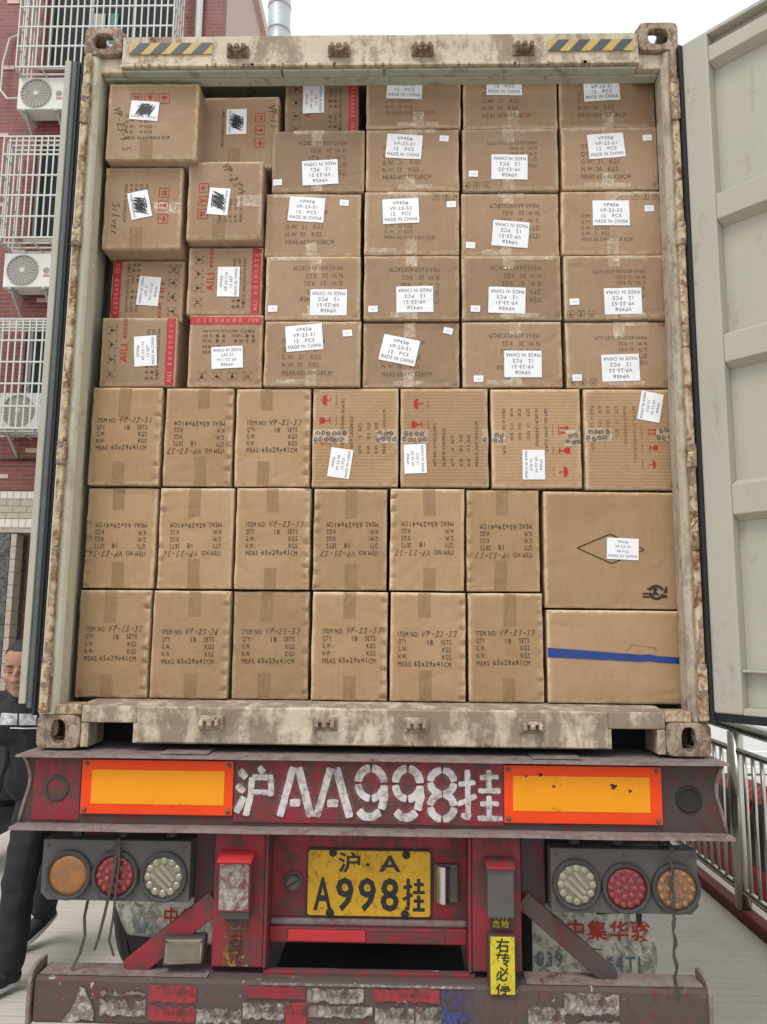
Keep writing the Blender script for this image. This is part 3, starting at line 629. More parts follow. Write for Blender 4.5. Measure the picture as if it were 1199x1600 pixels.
class Carton:
    """a filled, slightly bulging and knocked-about cardboard box; its front sheet is a displaced grid"""
    def __init__(s, key, kind, mat):
        x0, x1, z0, z1, d = CARTONS[key][:5]; s.key = key
        rg = s.rg = random.Random(sum(ord(ch) * (i + 3) for i, ch in enumerate(key)) * 7 + 5); s.w = x1 - x0 - .0075; s.h = z1 - z0 - .004; s.mat = mat
        s.root_loc = ((x0 + x1) / 2, d + (rg.random() - .5) * .026, z0)
        nx, nz = 38, 48; hw, hh = s.w / 2, s.h / 2
        def dense(n): return [-math.cos(math.pi * i / n) * .35 + (2 * i / n - 1) * .65 for i in range(n + 1)]
        s.xs = [q * (hw - .006) for q in dense(nx)]; s.zs = [q * (hh - .006) for q in dense(nz)]
        seed = rg.random() * 50; bul = .002 + .0045 * rg.random()
        cr = [rg.random() ** 2 * .016 for _ in range(4)]; creases = [(rg.uniform(-hw, hw), rg.uniform(-hh, hh), rg.uniform(0, math.pi), rg.uniform(.0008, .0026)) for _ in range(8)]
        side = 0
        if kind == 'tall': side = -1 if CARTONS[key][0] is None else (1 if key not in ('B1', 'B2', 'B4', 'B5', 'B6') else -1)
        s.D = []
        for z in s.zs:
            row = []
            for x in s.xs:
                a, b = x / hw, z / hh; v = bul * (1 - a * a) * (1 - b * b)
                v += .0030 * mnoise.noise((x * 6 + seed, z * 6, seed)) + .0017 * mnoise.noise((x * 22 + seed, z * 16, seed))
                for cx, cz, an, am in creases:
                    dd = abs((x - cx) * math.sin(an) - (z - cz) * math.cos(an)); al = abs((x - cx) * math.cos(an) + (z - cz) * math.sin(an))
                    if dd < .014 and al < .11: v -= am * (1 - dd / .014) * (1 - al / .11)
                ed = min(hw - abs(x), hh - abs(z))
                if ed < .011: v -= (.0028 + .0035 * mnoise.noise((x * 24 + seed, z * 24, 3))) * (1 - ed / .011) ** 1.4
                if side:                                           # crushed slots along one upright edge
                    e = hw - x * side
                    if e < .030:
                        ph = (z / .052 + seed + .35 * mnoise.noise((z * 9, seed, 2))) % 1.0; am = .25 + 1.1 * abs(mnoise.noise((math.floor(z / .052 + seed) * 3.7, seed, 6))) * 1.6; kn = max(0, 1 - abs(ph - .5) * 4.6)
                        v += am * (.012 * (.3 + .7 * ph) * (1 - kn) - .014 * kn) * (1 - e / .030) ** .8 * min(1, e / .004)
                cd = math.hypot(hw - abs(x), hh - abs(z))
                if cd < .035: v -= cr[(x > 0) + 2 * (z > 0)] * (1 - cd / .035) ** 1.3
                row.append(v)
            s.D.append(row)
        m_ = MB(); X = len(s.xs); Z = len(s.zs)
        for j, z in enumerate(s.zs):
            for i, x in enumerate(s.xs): m_.v.append((x, -s.D[j][i], z + hh))
        for j in range(Z - 1):
            for i in range(X - 1): m_.f.append([j * X + i, j * X + i + 1, (j + 1) * X + i + 1, (j + 1) * X + i])
        loop = [i for i in range(X)] + [j * X + X - 1 for j in range(1, Z)] + [(Z - 1) * X + i for i in range(X - 2, -1, -1)] + [j * X for j in range(Z - 2, 0, -1)]
        prev = loop
        for yy, g in ((.0055, .0052), (.03, .006), (.40, .0058)):
            ring = []
            for q in loop:
                x, _, z = m_.v[q]; jx = .0030 * mnoise.noise((x * 13 + seed, z * 13, yy * 30))
                nx_ = x + (g + jx) * (1 if x > hw - .007 else -1 if x < -hw + .007 else 0); nz_ = z - hh; nz_ = nz_ + (g + jx * .6) * (1 if nz_ > hh - .007 else -1 if nz_ < -hh + .007 else 0)
                m_.v.append((nx_, yy, nz_ + hh)); ring.append(len(m_.v) - 1)
            L = len(loop)
            for i in range(L): m_.f.append([prev[i], ring[i], ring[(i + 1) % L], prev[(i + 1) % L]])
            prev = ring
        m_.f.append(prev); m_.m = [0] * len(m_.f); L = len(loop); q0 = (X - 1) * (Z - 1); m_.m[q0:q0 + L] = [1] * L
        wv = []
        for q, (x, y, z) in enumerate(m_.v):
            e_ = min(hw - abs(x), hh - abs(z - hh)); wv.append(max(0., min(1., 1 - (e_ - .004) / .013)) if y < .02 else .35)
        o = s.o = m_.obj('carton', [mat, K['edge']], None, origin=(0, 0, 0), smooth=True)
        at = o.data.attributes.new('wear', 'FLOAT', 'POINT'); at.data.foreach_set('value', wv)
        o.location = s.root_loc; WL[o] = Vector((0, 0, 0)); o.rotation_euler = ((rg.random() - .5) * .012, (rg.random() - .5) * .012, (rg.random() - .5) * .028)
        s.hh = hh
    def depth(s, x, z):
        xs, zs = s.xs, s.zs; x = max(xs[0], min(xs[-1], x)); z = max(zs[0], min(zs[-1], z))
        i = 0
        while i < len(xs) - 2 and xs[i + 1] < x: i += 1
        j = 0
        while j < len(zs) - 2 and zs[j + 1] < z: j += 1
        a = (x - xs[i]) / (xs[i + 1] - xs[i]); b = (z - zs[j]) / (zs[j + 1] - zs[j]); D = s.D
        return (D[j][i] * (1 - a) + D[j][i + 1] * a) * (1 - b) + (D[j + 1][i] * (1 - a) + D[j + 1][i + 1] * a) * b
    def flat(s, name, pieces, mat, off=.0012, rot=0., c=(0, 0), parent=None, deep=False):
        """lay flat pieces (2-D verts, faces) on the front sheet"""
        m_ = MB(); cr, sr = math.cos(math.radians(rot)), math.sin(math.radians(rot))
        for vs, fs in pieces:
            out = []
            for u, v in vs:
                x = c[0] + u * cr - v * sr; z = c[1] + u * sr + v * cr
                x = max(-s.w / 2 + .001, min(s.w / 2 - .001, x)); z = max(-s.hh + .001, min(s.hh - .001, z))
                out.append((x, -s.depth(x, z) - off, z + s.hh))
            m_.add(out, fs)
        p = parent or s.o
        return m_.obj(name, mat, p)
    def sheet(s, name, u0, u1, v0, v1, mat, off=.0009, rot=0., c=(0, 0), n=8, m2=8):
        vs = [(u0 + (u1 - u0) * i / n, v0 + (v1 - v0) * j / m2) for j in range(m2 + 1) for i in range(n + 1)]
        fs = [(j * (n + 1) + i, j * (n + 1) + i + 1, (j + 1) * (n + 1) + i + 1, (j + 1) * (n + 1) + i) for j in range(m2) for i in range(n)]
        return s.flat(name, [(vs, fs)], mat, off, rot, c)
    def sticker(s, lw, lh, lines, cx, cz, rot, cap=.0135, scrib=False):
        st = s.sheet('shipping_label', -lw / 2, lw / 2, -lh / 2, lh / 2, K['paper'], .0022, rot, (cx, cz), 10, 8)
        pc = []
        if lines:
            k = len(lines); gap = lh * .88 / k
            for i, ln in enumerate(lines):
                if not ln: continue
                wd = text_geo(ln)[2] * cap
                pc.append(text_at(ln, 0, lh * .44 - gap * (i + .5) - cap / 2, cap, 'C', min(1., lw * .9 / wd)))
            s.flat('label_text', pc, K['labelink'], .0031, rot, (cx, cz), st)
        if scrib:
            pts = []; rg = s.rg; nn = 9
            for i in range(nn):
                u = -lw * .26 + lw * .5 * i / (nn - 1); pts += [(u + .01 * rg.random() + .012, lh * (.22 + .14 * rg.random())), (u + .004 * rg.random() - .008, -lh * (.22 + .14 * rg.random()))]
            pc = [ribbon(pts, .0038)]; pts2 = []
            for i in range(6): pts2 += [(-lw * .3 + .02 * rg.random(), lh * (.3 - .1 * i)), (lw * (.2 + .1 * rg.random()), lh * (.34 - .1 * i))]
            pc.append(ribbon(pts2, .0024)); s.flat('scribble', pc, K['black'], .0036, rot, (cx, cz), st)
    def small_tag(s, cx, cz, rot, txt):
        st = s.sheet('small_label', -.019, .019, -.0135, .0135, K['paper'], .002, rot, (cx, cz), 4, 4)
        s.flat('label_text', [text_at(txt, 0, -.004, .008, 'C')], plain('label_print_grey', (.42, .42, .44)) if 'label_print_grey' not in bpy.data.materials else bpy.data.materials['label_print_grey'], .0028, rot, (cx, cz), st)

ORD = ['first', 'second', 'third', 'fourth', 'fifth', 'sixth', 'seventh']
GRP = 'cartons stacked in the container'
# --- tall cartons 65 x 29 x 41 (three bottom rows)
tall = {'A1': ('33', 0), 'A2': ('36', 0), 'A3': ('37', 0), 'A4': ('37', 0), 'A5': ('37', 0), 'A6': ('37', 0), 'B1': ('36', 180), 'B2': ('36', 180), 'B3': ('37', 0), 'B4': ('37', 180), 'B5': ('37', 180), 'B6': ('37', 180),
        'C1': ('36', 0), 'C2': ('37', 180), 'C3': ('37', 0)}
for key, (no, rot) in tall.items():
    ca = Carton(key, 'tall', K['card']); rg = ca.rg
    L, Rr = -.108, .094; j = rg.uniform(-.008, .008); jz = rg.uniform(-.008, .012); c_ = (j, jz - .005); kx = .80
    pc = [text_at('ITEM NO:', L, .046, .0195, width=.078), text_at('QTY:', L, .0185, .0195, width=.034), text_at('18', .004, .0165, .0205, width=.020), text_at('SETS', Rr, .0185, .0195, 'R', .66),
          text_at('G.W.:', L, -.0095, .0195, width=.038), text_at('KGS', Rr, -.0095, .0195, 'R', .66), text_at('N.W.:', L, -.0375, .0195, width=.038), text_at('KGS', Rr, -.0375, .0195, 'R', .66),
          text_at('MEAS:', L, -.066, .0195, width=.052), text_at('65x29x41', -.046, -.064, .0205, width=.107), text_at('CM', Rr, -.066, .0195, 'R', .66)]
    pc = [(vs, fs) for vs, fs in pc]
    ca.flat('printed_text', pc, K['ink'], .0014, rot + rg.uniform(-.6, .6), c_)
    ca.flat('handwriting', hand('VP-23-' + no, -.02, .047, .022, rg, wd=.0019, sp=.78), K['pen'], .0016, rot, c_)
    t0 = rg.uniform(-.025, .02); tw = .024
    ca.sheet('packing_tape', t0 - tw, t0 + tw, ca.hh - rg.uniform(.085, .13), ca.hh - .001, K['btape'], .0009, rg.uniform(-2, 2), n=4, m2=10)
    t1 = t0 + rg.uniform(-.01, .01)
    ca.sheet('packing_tape', t1 - tw, t1 + tw, -ca.hh + .001, -ca.hh + rg.uniform(.08, .14), K['btape'], .0009, rg.uniform(-3, 3), n=4, m2=10)
    rowname = {'A': 'bottom row', 'B': 'second row up', 'C': 'third row up'}[key[0]]
    tag(ca.o, f'tall brown carton in the {rowname}, {ORD[int(key[1]) - 1]} from the left, {"print upside down" if rot else "print upright"}', 'carton', GRP)
# --- wide carton with blue tape, square carton with diamond
ca = Carton('A7', 'wide', K['card'])
vs = []; fs = []
for i in range(17):
    u = -ca.w / 2 + ca.w * i / 16; zc = .0135 - .026 * i / 16 + (.004 if i == 12 else 0); vs += [(u, zc - (.018 - .007 * i / 16)), (u, zc), (u, zc + (.018 - .007 * i / 16))]
for i in range(16): fs += [(3 * i, 3 * i + 3, 3 * i + 4, 3 * i + 1), (3 * i + 1, 3 * i + 4, 3 * i + 5, 3 * i + 2)]
ca.flat('blue_tape', [(vs, fs)], K['bluetape'], .0018)
ca.flat('seam_mark', [ribbon([(.04, .02), (.06, .045), (.15, .035), (.152, .02)], .0016)], K['ink2'], .0012)
tag(ca.o, 'wide brown carton banded with blue tape at the bottom right', 'carton', GRP)
ca = Carton('B7', 'wide', K['card'])
ca.flat('diamond_print', [ribbon([(-.135, .005), (-.007, .060), (.124, .001), (-.004, -.054), (-.135, .005), (-.10, .02)], .0045)], K['ink'], .0012)
em = []                                                       # round emblem with speed bars and an arrow
for a0, a1 in ((20, 165), (200, 345)): em.append(ribbon(arc(.164, -.163, .026, .024, a0, a1, 14), .010))
for k, dz in enumerate((-.018, -.006)): em.append(([(.112, -.166 + dz), (.150, -.166 + dz), (.150, -.159 + dz), (.112, -.159 + dz)], [(0, 1, 2, 3)]))
em.append(([(.186, -.184), (.205, -.184), (.205, -.172), (.186, -.172)], [(0, 1, 2, 3)])); em.append(([(.190, -.166), (.206, -.166), (.206, -.138), (.198, -.142)], [(0, 1, 2, 3)]))
em.append(([(.150, -.140), (.172, -.150), (.162, -.160), (.180, -.176), (.160, -.172), (.150, -.186), (.152, -.162)], [(0, 6, 5, 4, 3, 2, 1)])); em.append(ribbon([(.128, -.150), (.152, -.146)], .006))
ca.flat('emblem', em, K['ink'], .0012)
ca.sticker(.122, .083, ['VP45#', 'VP-23-30', '48 PCS', 'MADE IN CHINA'], *CARTONS['B7'][5][:3], cap=.010)
tag(ca.o, 'square brown carton printed with a black diamond, resting on the blue taped carton', 'carton', GRP)
# --- casserole cartons with red handling icons and swirl tape
def swirl_tape(ca, u0, u1, v0=-.026, v1=.030):
    tp = ca.sheet('swirl_tape', u0, u1, v0, v1, K['tape'], .0016, n=8, m2=5); pc = []; rg = ca.rg
    n = int((u1 - u0) / .021)
    for i in range(n):
        for j in range(2):
            cu = u0 + .012 + .021 * i + (.009 if j else 0); cv = v0 + .015 + .025 * j + rg.uniform(-.003, .003)
            if cu > u1 - .008: continue
            a0 = rg.uniform(0, 360); pts = [(cu + (.0018 + .0085 * k / 14) * math.cos(math.radians(a0 + k * 36)), cv + (.0018 + .0085 * k / 14) * math.sin(math.radians(a0 + k * 36))) for k in range(15)]
            pc.append(ribbon(pts, .0028))
    ca.flat('swirl_print', pc, K['black'], .0022, 0, (0, 0), tp)
for key, rot, no, du, dv, desc in (('C4', 90, '98', .05, .012, 'just left of centre'), ('C5', 90, '97', 0, 0, 'just right of centre'), ('C6', -90, '97', 0, 0, 'red icons at its right side'), ('C7', -90, '92', -.015, -.02, 'at the right wall, label tilted')):
    ca = Carton(key, 'cass', K['card3'])
    art = 'ART.NO. 6710G (L/J/BY)' if key in ('C5', 'C6') else 'ART.NO. K71OGUEN (BLACK)'
    ls = [(art, .039), ('16-20CM CASSEROLE', .003), ('QTY :   12   SETS', -.031), ('G.W. :  20.5  KGS', -.065), ('N.W. :  17.5  KGS', -.096), ('MEAS 61.5X41.5X31.5CM', -.127)]
    ca.flat('printed_text', [text_at(tx, -.118 + du, v - .006 + dv, .0125, sx=.86) for tx, v in ls], K['ink2'] if key == 'C7' else K['ink'], .0013, rot)
    sc_ = .78 if key == 'C7' else 1.
    pc = umbrella(.137 * sc_ + du * .3, .105 + dv, .022 * sc_) + glass(.052 * sc_ + du * .3, .108 + dv, .024 * sc_) + arrows(-.03 * sc_ + du * .3, .110 + dv, .022 * sc_)
    for u, tx in ((.137, 'KEEP DRY'), (.052, 'FRAGILE'), (-.03, 'THIS SIDE UP')): pc.append(text_at(tx, u * sc_ + du * .3, .062 + dv, .006, 'C'))
    ca.flat('handling_icons', pc, K['redink'], .0013, rot)
    hw = ca.w / 2
    if key == 'C4': swirl_tape(ca, -hw + .002, -hw + .145); swirl_tape(ca, hw - .092, hw - .002)
    elif key == 'C5': swirl_tape(ca, -hw + .002, -hw + .11); swirl_tape(ca, hw - .025, hw - .002)
    elif key == 'C6': swirl_tape(ca, -hw + .002, -hw + .055, -.03, .03); swirl_tape(ca, hw - .065, hw - .002, -.034, .03)
    else: swirl_tape(ca, -hw + .002, -hw + .105, -.012, .042); swirl_tape(ca, hw - .075, hw - .002, -.008, .04)
    q = CARTONS[key][5]; ca.sticker(.118, .088, ['VP45#', 'VP-23-' + no, '12 PCS', 'MADE IN CHINA'], q[0], q[1], q[2], .0105)
    tag(ca.o, 'casserole carton with swirl tape, third row, ' + desc, 'carton', GRP)
# --- flat cartons 60 x 40 x 28, five rows with white labels
ROWS = {'D': 'lowest row of labelled cartons', 'E': 'second row of labelled cartons', 'F': 'third row of labelled cartons', 'G': 'fourth row of labelled cartons', 'H': 'top row under the header'}
for key in [r + str(i) for r in 'DEFGH' for i in range(1, 5)]:
    if key not in CARTONS: continue
    x, z, rot, no = CARTONS[key][5]; flip = 180 if 90 < rot < 270 else 0
    ca = Carton(key, 'flat', K['card2']); rg = ca.rg
    fifty2 = no == '52'
    if fifty2: ls = [('ITEM NO: VP45', .034), ('QTY:  12 PCS', .008), ('G.W.: 22 KGS', -.018), ('N.W.: 21 KGS', -.043), ('MEAS:60.5X40.5X27.5CM', -.068)]; cap = .0155; sx = .80
    else: ls = [('ITEM NO: VP45#', .056), ('QTY:   12 PCS', .022), ('G.W:  21   KGS', -.012), ('N.W: 20   KGS', -.045), ('MEAS:60X40X28CM', -.079)]; cap = .0198; sx = .78
    ca.flat('printed_text', [text_at(tx, -.118, v - cap / 2, cap, sx=sx) for tx, v in ls], K['ink2'], .0013, flip + rg.uniform(-.7, .7), (rg.uniform(-.008, .01), rg.uniform(-.006, .004)))
    if fifty2:
        pc = []
        for i, k in enumerate('ugm'): pc += box_icon(.10 + .042 * i, .115, .027, 'b' + k, .0016)
        ca.flat('handling_icons', pc, K['ink2'], .0013, flip)
    tw = .023; t0 = rg.uniform(-.012, .015)
    ca.sheet('packing_tape', t0 - tw, t0 + tw, ca.hh - rg.uniform(.045, .075), ca.hh - .001, K['tape'], .0010, rg.uniform(-2, 2), n=5, m2=7)
    t0 += rg.uniform(-.012, .012)
    ca.sheet('packing_tape', t0 - tw, t0 + tw, -ca.hh + .001, -ca.hh + rg.uniform(.05, .08), K['tape'], .0010, rg.uniform(-2, 2), n=5, m2=7)
    for zz in (1, -1):                                            # wrinkled film of tape wrapped over the long edges
        if rg.random() < .75:
            a = rg.uniform(-.19, .02); b = a + rg.uniform(.1, .2)
            ca.sheet('edge_tape', a, min(b, .19), zz * (ca.hh - .013) - .006, zz * (ca.hh - .013) + .012 * 1, K['tape'], .0012, rg.uniform(-1, 1), n=8, m2=3)
    ca.sticker(.150, .110, ['VP45#', 'VP-23-' + no, '12   PCS', 'MADE IN CHINA'], x, z, rot, .0155)
    if CARTONS[key][6]: ca.small_tag(CARTONS[key][6][0], CARTONS[key][6][1], rot, 'P' + no + ' ')
    nth = ORD[int(key[1]) - 1]
    tag(ca.o, f'carton with {"upside down" if flip else "upright"} white label, {ROWS[key[0]]}, {nth} from its left', 'carton', GRP)
# --- cartons with a red band (left, and one at the top)
for key, rot, lab in (('L1', -90, 'small carton with red band at its left edge, under the upper left carton'), ('L2', 90, 'small carton with upright red lettering and red band at right, creased below'),
                      ('L3', 90, 'small carton with red band on its right edge, lower left of its group'), ('L4', 180, 'small carton with red band along its top edge and upside down label'),
                      ('U3', 90, 'small red banded carton in the top row under the header')):
    ca = Carton(key, 'aili', K['card2']); rg = ca.rg
    W_, H_ = (ca.w, ca.h) if rot in (0, 180) else (ca.h, ca.w)
    bd = ca.sheet('red_band', -W_ / 2 + .004, W_ / 2 - .004, -H_ / 2 + .006, -H_ / 2 + .042, K['redband'], .0011, rot, n=14, m2=5)
    ca.flat('band_text', [text_at('AILI', -W_ / 2 + .014, -H_ / 2 + .016, .017, bold=.01), text_at('爱 厨 家 居 优 质 生 活', -W_ / 2 + .085, -H_ / 2 + .017, .014, width=W_ - .115)], K['bandtext'], .0019, rot, (0, 0), bd)
    if key != 'L4': ca.flat('red_lettering', [text_at('AILI', -.045, .045, .030, sx=1.0, bold=.012), text_at('爱厨家居厨具', .055, .052, .012)], K['redink'], .0013, rot)
    pc = []
    for i, k in enumerate('dudgdmdu'[1::2] if False else ['du', 'dg', 'dm', 'dg']): pc += box_icon(-.095 + .062 * i, .108, .032, k, .0018)
    for tx, u, v in (('品  名: 炊 具', -.12, -.045), ('毛  重: 17KGS', .0, -.045), ('净  重: 11KGS', -.12, -.066), ('数  量: 12 SET', .0, -.066), ('外箱尺寸: 44X21X32.0cm 0.044', -.12, -.087)):
        pc.append(text_at(tx, u, v, .0115, sx=.9))
    if key == 'L4': pc += [text_at('件数 17KGS', .0, -.02, .012), text_at('重量 11KGS', .0, .002, .012)]
    ca.flat('printed_text', pc, K['ink'], .0013, rot)
    q = CARTONS[key][5]; ca.sticker(.128, .092, ['VP45#', 'VP-23-116', '12 SET', 'MADE IN CHINA'], q[0], q[1], q[2], .0118)
    tag(ca.o, lab, 'carton', GRP)
# --- four larger cartons with scribbled-over labels (upper left)
for key, rot, hw_, lab in (('U1', 0, 'VP-23-1.5', 'large brown carton at the top left corner with a scribbled over label'), ('U2', -90, 'VP-15', 'shaded carton set back in the top row with a scribbled over label'),
                           ('M1', -90, 'Silver', 'carton jutting out below the top left one, scribbled label tilted'), ('M2', 90, 'VP-23-1', 'carton jutting out, second from the left wall, scribbled label')):
    ca = Carton(key, 'scrib', K['card2']); rg = ca.rg
    ls = [('ITEM:  VP 23', .018), ('QTY:  12 SET', -.006), ('G.W.:  17 KGS', -.030), ('N.W.:  16 KGS', -.053), ('MEAS: 51.5X38X33.5CM', -.078)]
    k = .9 if rot else 1.
    ca.flat('printed_text', [text_at(tx, -.11 * k, v * k - .006, .0135 * k, sx=.86) for tx, v in ls], K['ink'], .0013, rot)
    pc = []
    for i, kk in enumerate('ugm'): pc += box_icon(-.07 * k + .058 * i, .098 * k, .044 * k, 'b' + kk, .0026)
    ca.flat('handling_icons', pc, K['redink'], .0013, rot)
    hr, hc = {'U1': (-75, (-.165, .055)), 'U2': (-80, (.12, .12)), 'M1': (-90, (-.125, .02)), 'M2': (-60, (-.02, .155))}[key]
    ca.flat('handwriting', hand(hw_, 0, 0, .032, rg, wd=.0024, sp=.7), K['pen'], .0015, hr, hc)
    tw = .027
    ca.sheet('packing_tape', -.02 - tw, -.02 + tw, -ca.hh + .001, -ca.hh + .09, K['btape'], .0009, 0, n=5, m2=7)
    if key in ('M1', 'M2'): ca.sheet('packing_tape', .05, ca.w / 2 - .002, -.03, .02, K['tape'], .0010, 0, n=6, m2=5)
    q = CARTONS[key][5]; ca.sticker(.118, .086, ['VP45#', 'VP-23-1', '', 'MADE IN CHINA'], q[0], q[1], q[2], .009, True)
    tag(ca.o, lab, 'carton', GRP)
# ------------------------------------------------------------------ trailer chassis
tr = thing('container_trailer', (0, 5.5, 0), 'filthy dark red container trailer under the cream container, with lettered rear beam', 'trailer')
def part(name, m_, mat, **k): return m_.obj(name, mat, k.pop('parent', tr), **k)
YB = -.045                                                    # face of the rear beam web
endc = [(1.238, 1.228), (1.222, 1.200), (1.208, 1.160), (1.210, 1.120), (1.222, 1.075), (1.233, 1.030), (1.238, .998)]
web = [(x, YB, z) for x, z in endc] + [(-x, YB, z) for x, z in endc[::-1]]
part('rear_beam', MB().prism(web[::-1], (0, .012, 0)), K['reddirt'])
m_ = MB(); n = 40
for i in range(n + 1):                                          # top flange, edge beaten out of line
    x = -1.244 + 2.488 * i / n; e = .004 * mnoise.noise((x * 3, 4, 9))
    m_.v += [(x, .31, 1.2385), (x, -.098 + e, 1.2365 + e * .5), (x, -.100 + e, 1.229 + e * .5), (x, .31, 1.2285)]
for i in range(n):
    for k in range(4): m_.f.append([i * 4 + k, i * 4 + (k + 1) % 4, (i + 1) * 4 + (k + 1) % 4, (i + 1) * 4 + k]); m_.m.append(0)
m_.f += [[3, 2, 1, 0], [n * 4, n * 4 + 1, n * 4 + 2, n * 4 + 3]]; m_.m += [0, 0]
part('top_flange', m_, K['dust'])
m_ = MB()
for i in range(n + 1):
    x = -1.244 + 2.488 * i / n; e = .004 * mnoise.noise((x * 3, 14, 9))
    m_.v += [(x, .10, .9975), (x, -.112 + e, .996 + e * .4), (x, -.114 + e, .986 + e * .4), (x, .10, .987)]
for i in range(n):
    for k in range(4): m_.f.append([i * 4 + k, i * 4 + (k + 1) % 4, (i + 1) * 4 + (k + 1) % 4, (i + 1) * 4 + k]); m_.m.append(0)
m_.f += [[3, 2, 1, 0], [n * 4, n * 4 + 1, n * 4 + 2, n * 4 + 3]]; m_.m += [0, 0]
part('bottom_flange', m_, K['dust'])
for s_ in (-1, 1):
    part('gusset', MB().prism([(s_ * x, YB + .0125, z) for x, z in endc] + [(s_ * 1.19, YB + .0125, .998), (s_ * 1.19, YB + .0125, 1.228)], (0, .12, 0)), K['reddirt'])
for x in (-.66, .66):
    part('bearing_pad', MB().box(x - .085, x + .085, -.06, .10, 1.239, 1.2425), K['dust'], bevel=.002)
part('end_panel', MB().box(-1.195, -1.027, YB - .0035, YB - .0005, 1.008, 1.222), K['red'])
for s_ in (-1, 1): part('beam_lip', MB().tube([(s_ * (x + .001), YB - .002, z) for x, z in endc], .0065, 8), K['dust'], smooth=True)
part('lettering_panel', MB().box(-.4785, .4705, YB - .004, YB - .0005, 1.010, 1.222), K['red'])
# reflector boards
def bolt(x, y, z, r, parent, mat=None): return MB().lathe((x, y, z), (0, -1, 0), [(r * 1.5, 0), (r * 1.5, .002), (r, .0022), (r, .006), (r * .6, .008)], 10).obj('bolt', mat or K['bolt'], parent)
def board(x0, x1, z0, z1, ix0, ix1, iz0, iz1):
    b = part('reflector_board', MB().box(x0, x1, YB - .009, YB - .0045, z0, z1), K['rorange'], bevel=.0015)
    MB().box(ix0, ix1, YB - .0108, YB - .0092, iz0, iz1).obj('yellow_field', K['ryellow'], b)
    for x in (x0 + .016, x1 - .016):
        for z in (z0 + .014, z1 - .014): bolt(x, YB - .009, z, .006, b)
    return b
board(-1.022, -.481, 1.031, 1.216, -.985, -.512, 1.066, 1.182)
b2 = board(.472, 1.020, 1.022, 1.216, .503, .978, 1.063, 1.181)
for x, z, r in ((.60, 1.186, .008), (.853, 1.150, .012), (.645, 1.147, .006), (.91, 1.135, .007), (.55, 1.18, .005)):
    pts = [(x + r * (1 + .5 * math.sin(k * 2.3)) * math.cos(k * .7), YB - .0114, z + r * .7 * (1 + .4 * math.cos(k * 1.9)) * math.sin(k * .7)) for k in range(9)]
    MB().poly(pts).obj('scuff', K['dark'], b2)
for x, z in ((-1.112, 1.115), (1.114, 1.109)):
    part('round_boss', MB().lathe((x, YB + .002, z), (0, -1, 0), [(.046, 0), (.046, .006), (.042, .010), (.036, .010), (.033, .004), (.03, .003), (.001, .003)], 32), K['dark'] if x > 0 else K['lampring'], smooth=False)
# sprayed number on the beam: stencil strokes
def strokes(name, lst, y, mat, parent=None):
    m_ = MB()
    for k, (pts, wd) in enumerate(lst):                         # ragged edge, every stroke a hair above the last
        fine = []
        for (a0, b0), (a1, b1) in zip(pts[:-1], pts[1:]):
            n = max(1, int(math.hypot(a1 - a0, b1 - b0) / .006))
            fine += [(a0 + (a1 - a0) * i / n, b0 + (b1 - b0) * i / n) for i in range(n)]
        fine.append(pts[-1]); vs, fs = ribbon(fine, wd)
        for i0, sc0 in ((0, .75), (len(fine) - 1, .75)):          # rounded stroke ends
            c0 = fine[i0]; vs[2 * i0] = tuple(c0[q] + (vs[2 * i0][q] - c0[q]) * sc0 for q in (0, 1)); vs[2 * i0 + 1] = tuple(c0[q] + (vs[2 * i0 + 1][q] - c0[q]) * sc0 for q in (0, 1))
        vs = [(u + .0020 * mnoise.noise((u * 120, v * 120, 1)), v + .0020 * mnoise.noise((u * 90, v * 90, 8))) for u, v in vs]
        m_.add([(u, y - .00012 * k, v) for u, v in vs], fs)
    return m_.obj(name, mat, parent or tr)
ST = []
def S(x0, x1, z0, z1, pts, wd): ST.append(([(x0 + (x1 - x0) * u, z0 + (z1 - z0) * v) for u, v in pts], wd))
zb, zt = 1.032, 1.200
a, b = -.470, -.338                                           # first character
S(a, b, zb, zt, [(.08, .92), (.26, .76)], .024); S(a, b, zb, zt, [(.02, .62), (.22, .48)], .024); S(a, b, zb, zt, [(.02, .06), (.12, .22), (.22, .38)], .024)
S(a, b, zb, zt, [(.60, 1.0), (.74, .86)], .022); S(a, b, zb, zt, [(.42, .78), (.98, .78)], .02); S(a, b, zb, zt, [(.42, .78), (.40, .42), (.28, .0)], .022); S(a, b, zb, zt, [(.46, .48), (.96, .48)], .018); S(a, b, zb, zt, [(.94, .78), (.94, .40)], .02)
for a, b in ((-.316, -.200), (-.187, -.063)):
    S(a, b, zb, zt, [(.03, .0), (.40, 1.0)], .025); S(a, b, zb, zt, [(.56, 1.0), (.97, .0)], .028); S(a, b, zb, zt, [(.32, .28), (.64, .28)], .026)
for a, b in ((-.048, .060), (.083, .186)):
    S(a, b, zb, zt, arc(.5, .70, .42, .30, 94, 176, 9), .028); S(a, b, zb, zt, arc(.5, .70, .42, .30, 2, 86, 9), .028); S(a, b, zb, zt, arc(.5, .69, .42, .30, 184, 266, 9), .026); S(a, b, zb, zt, arc(.5, .69, .42, .30, 274, 335, 8), .026)
    S(a, b, zb, zt, [(.92, .66), (.94, .42), (.84, .17)], .028); S(a, b, zb, zt, [(.80, .13), (.56, .02), (.30, .03), (.10, .14)], .028)
a, b = .206, .305
for cz, ry in ((.74, .24), (.25, .25)):
    for q in ((3, 86), (94, 177), (183, 266), (274, 357)): S(a, b, zb, zt, arc(.5, cz, .42, ry, q[0], q[1], 6), .026)
a, b = .309, .466                                              # last character: hand radical and two earths
S(a, b, zb, zt, [(.02, .70), (.40, .74)], .017); S(a, b, zb, zt, [(.22, 1.0), (.24, .04), (.08, .10)], .019); S(a, b, zb, zt, [(.0, .30), (.42, .48)], .017)
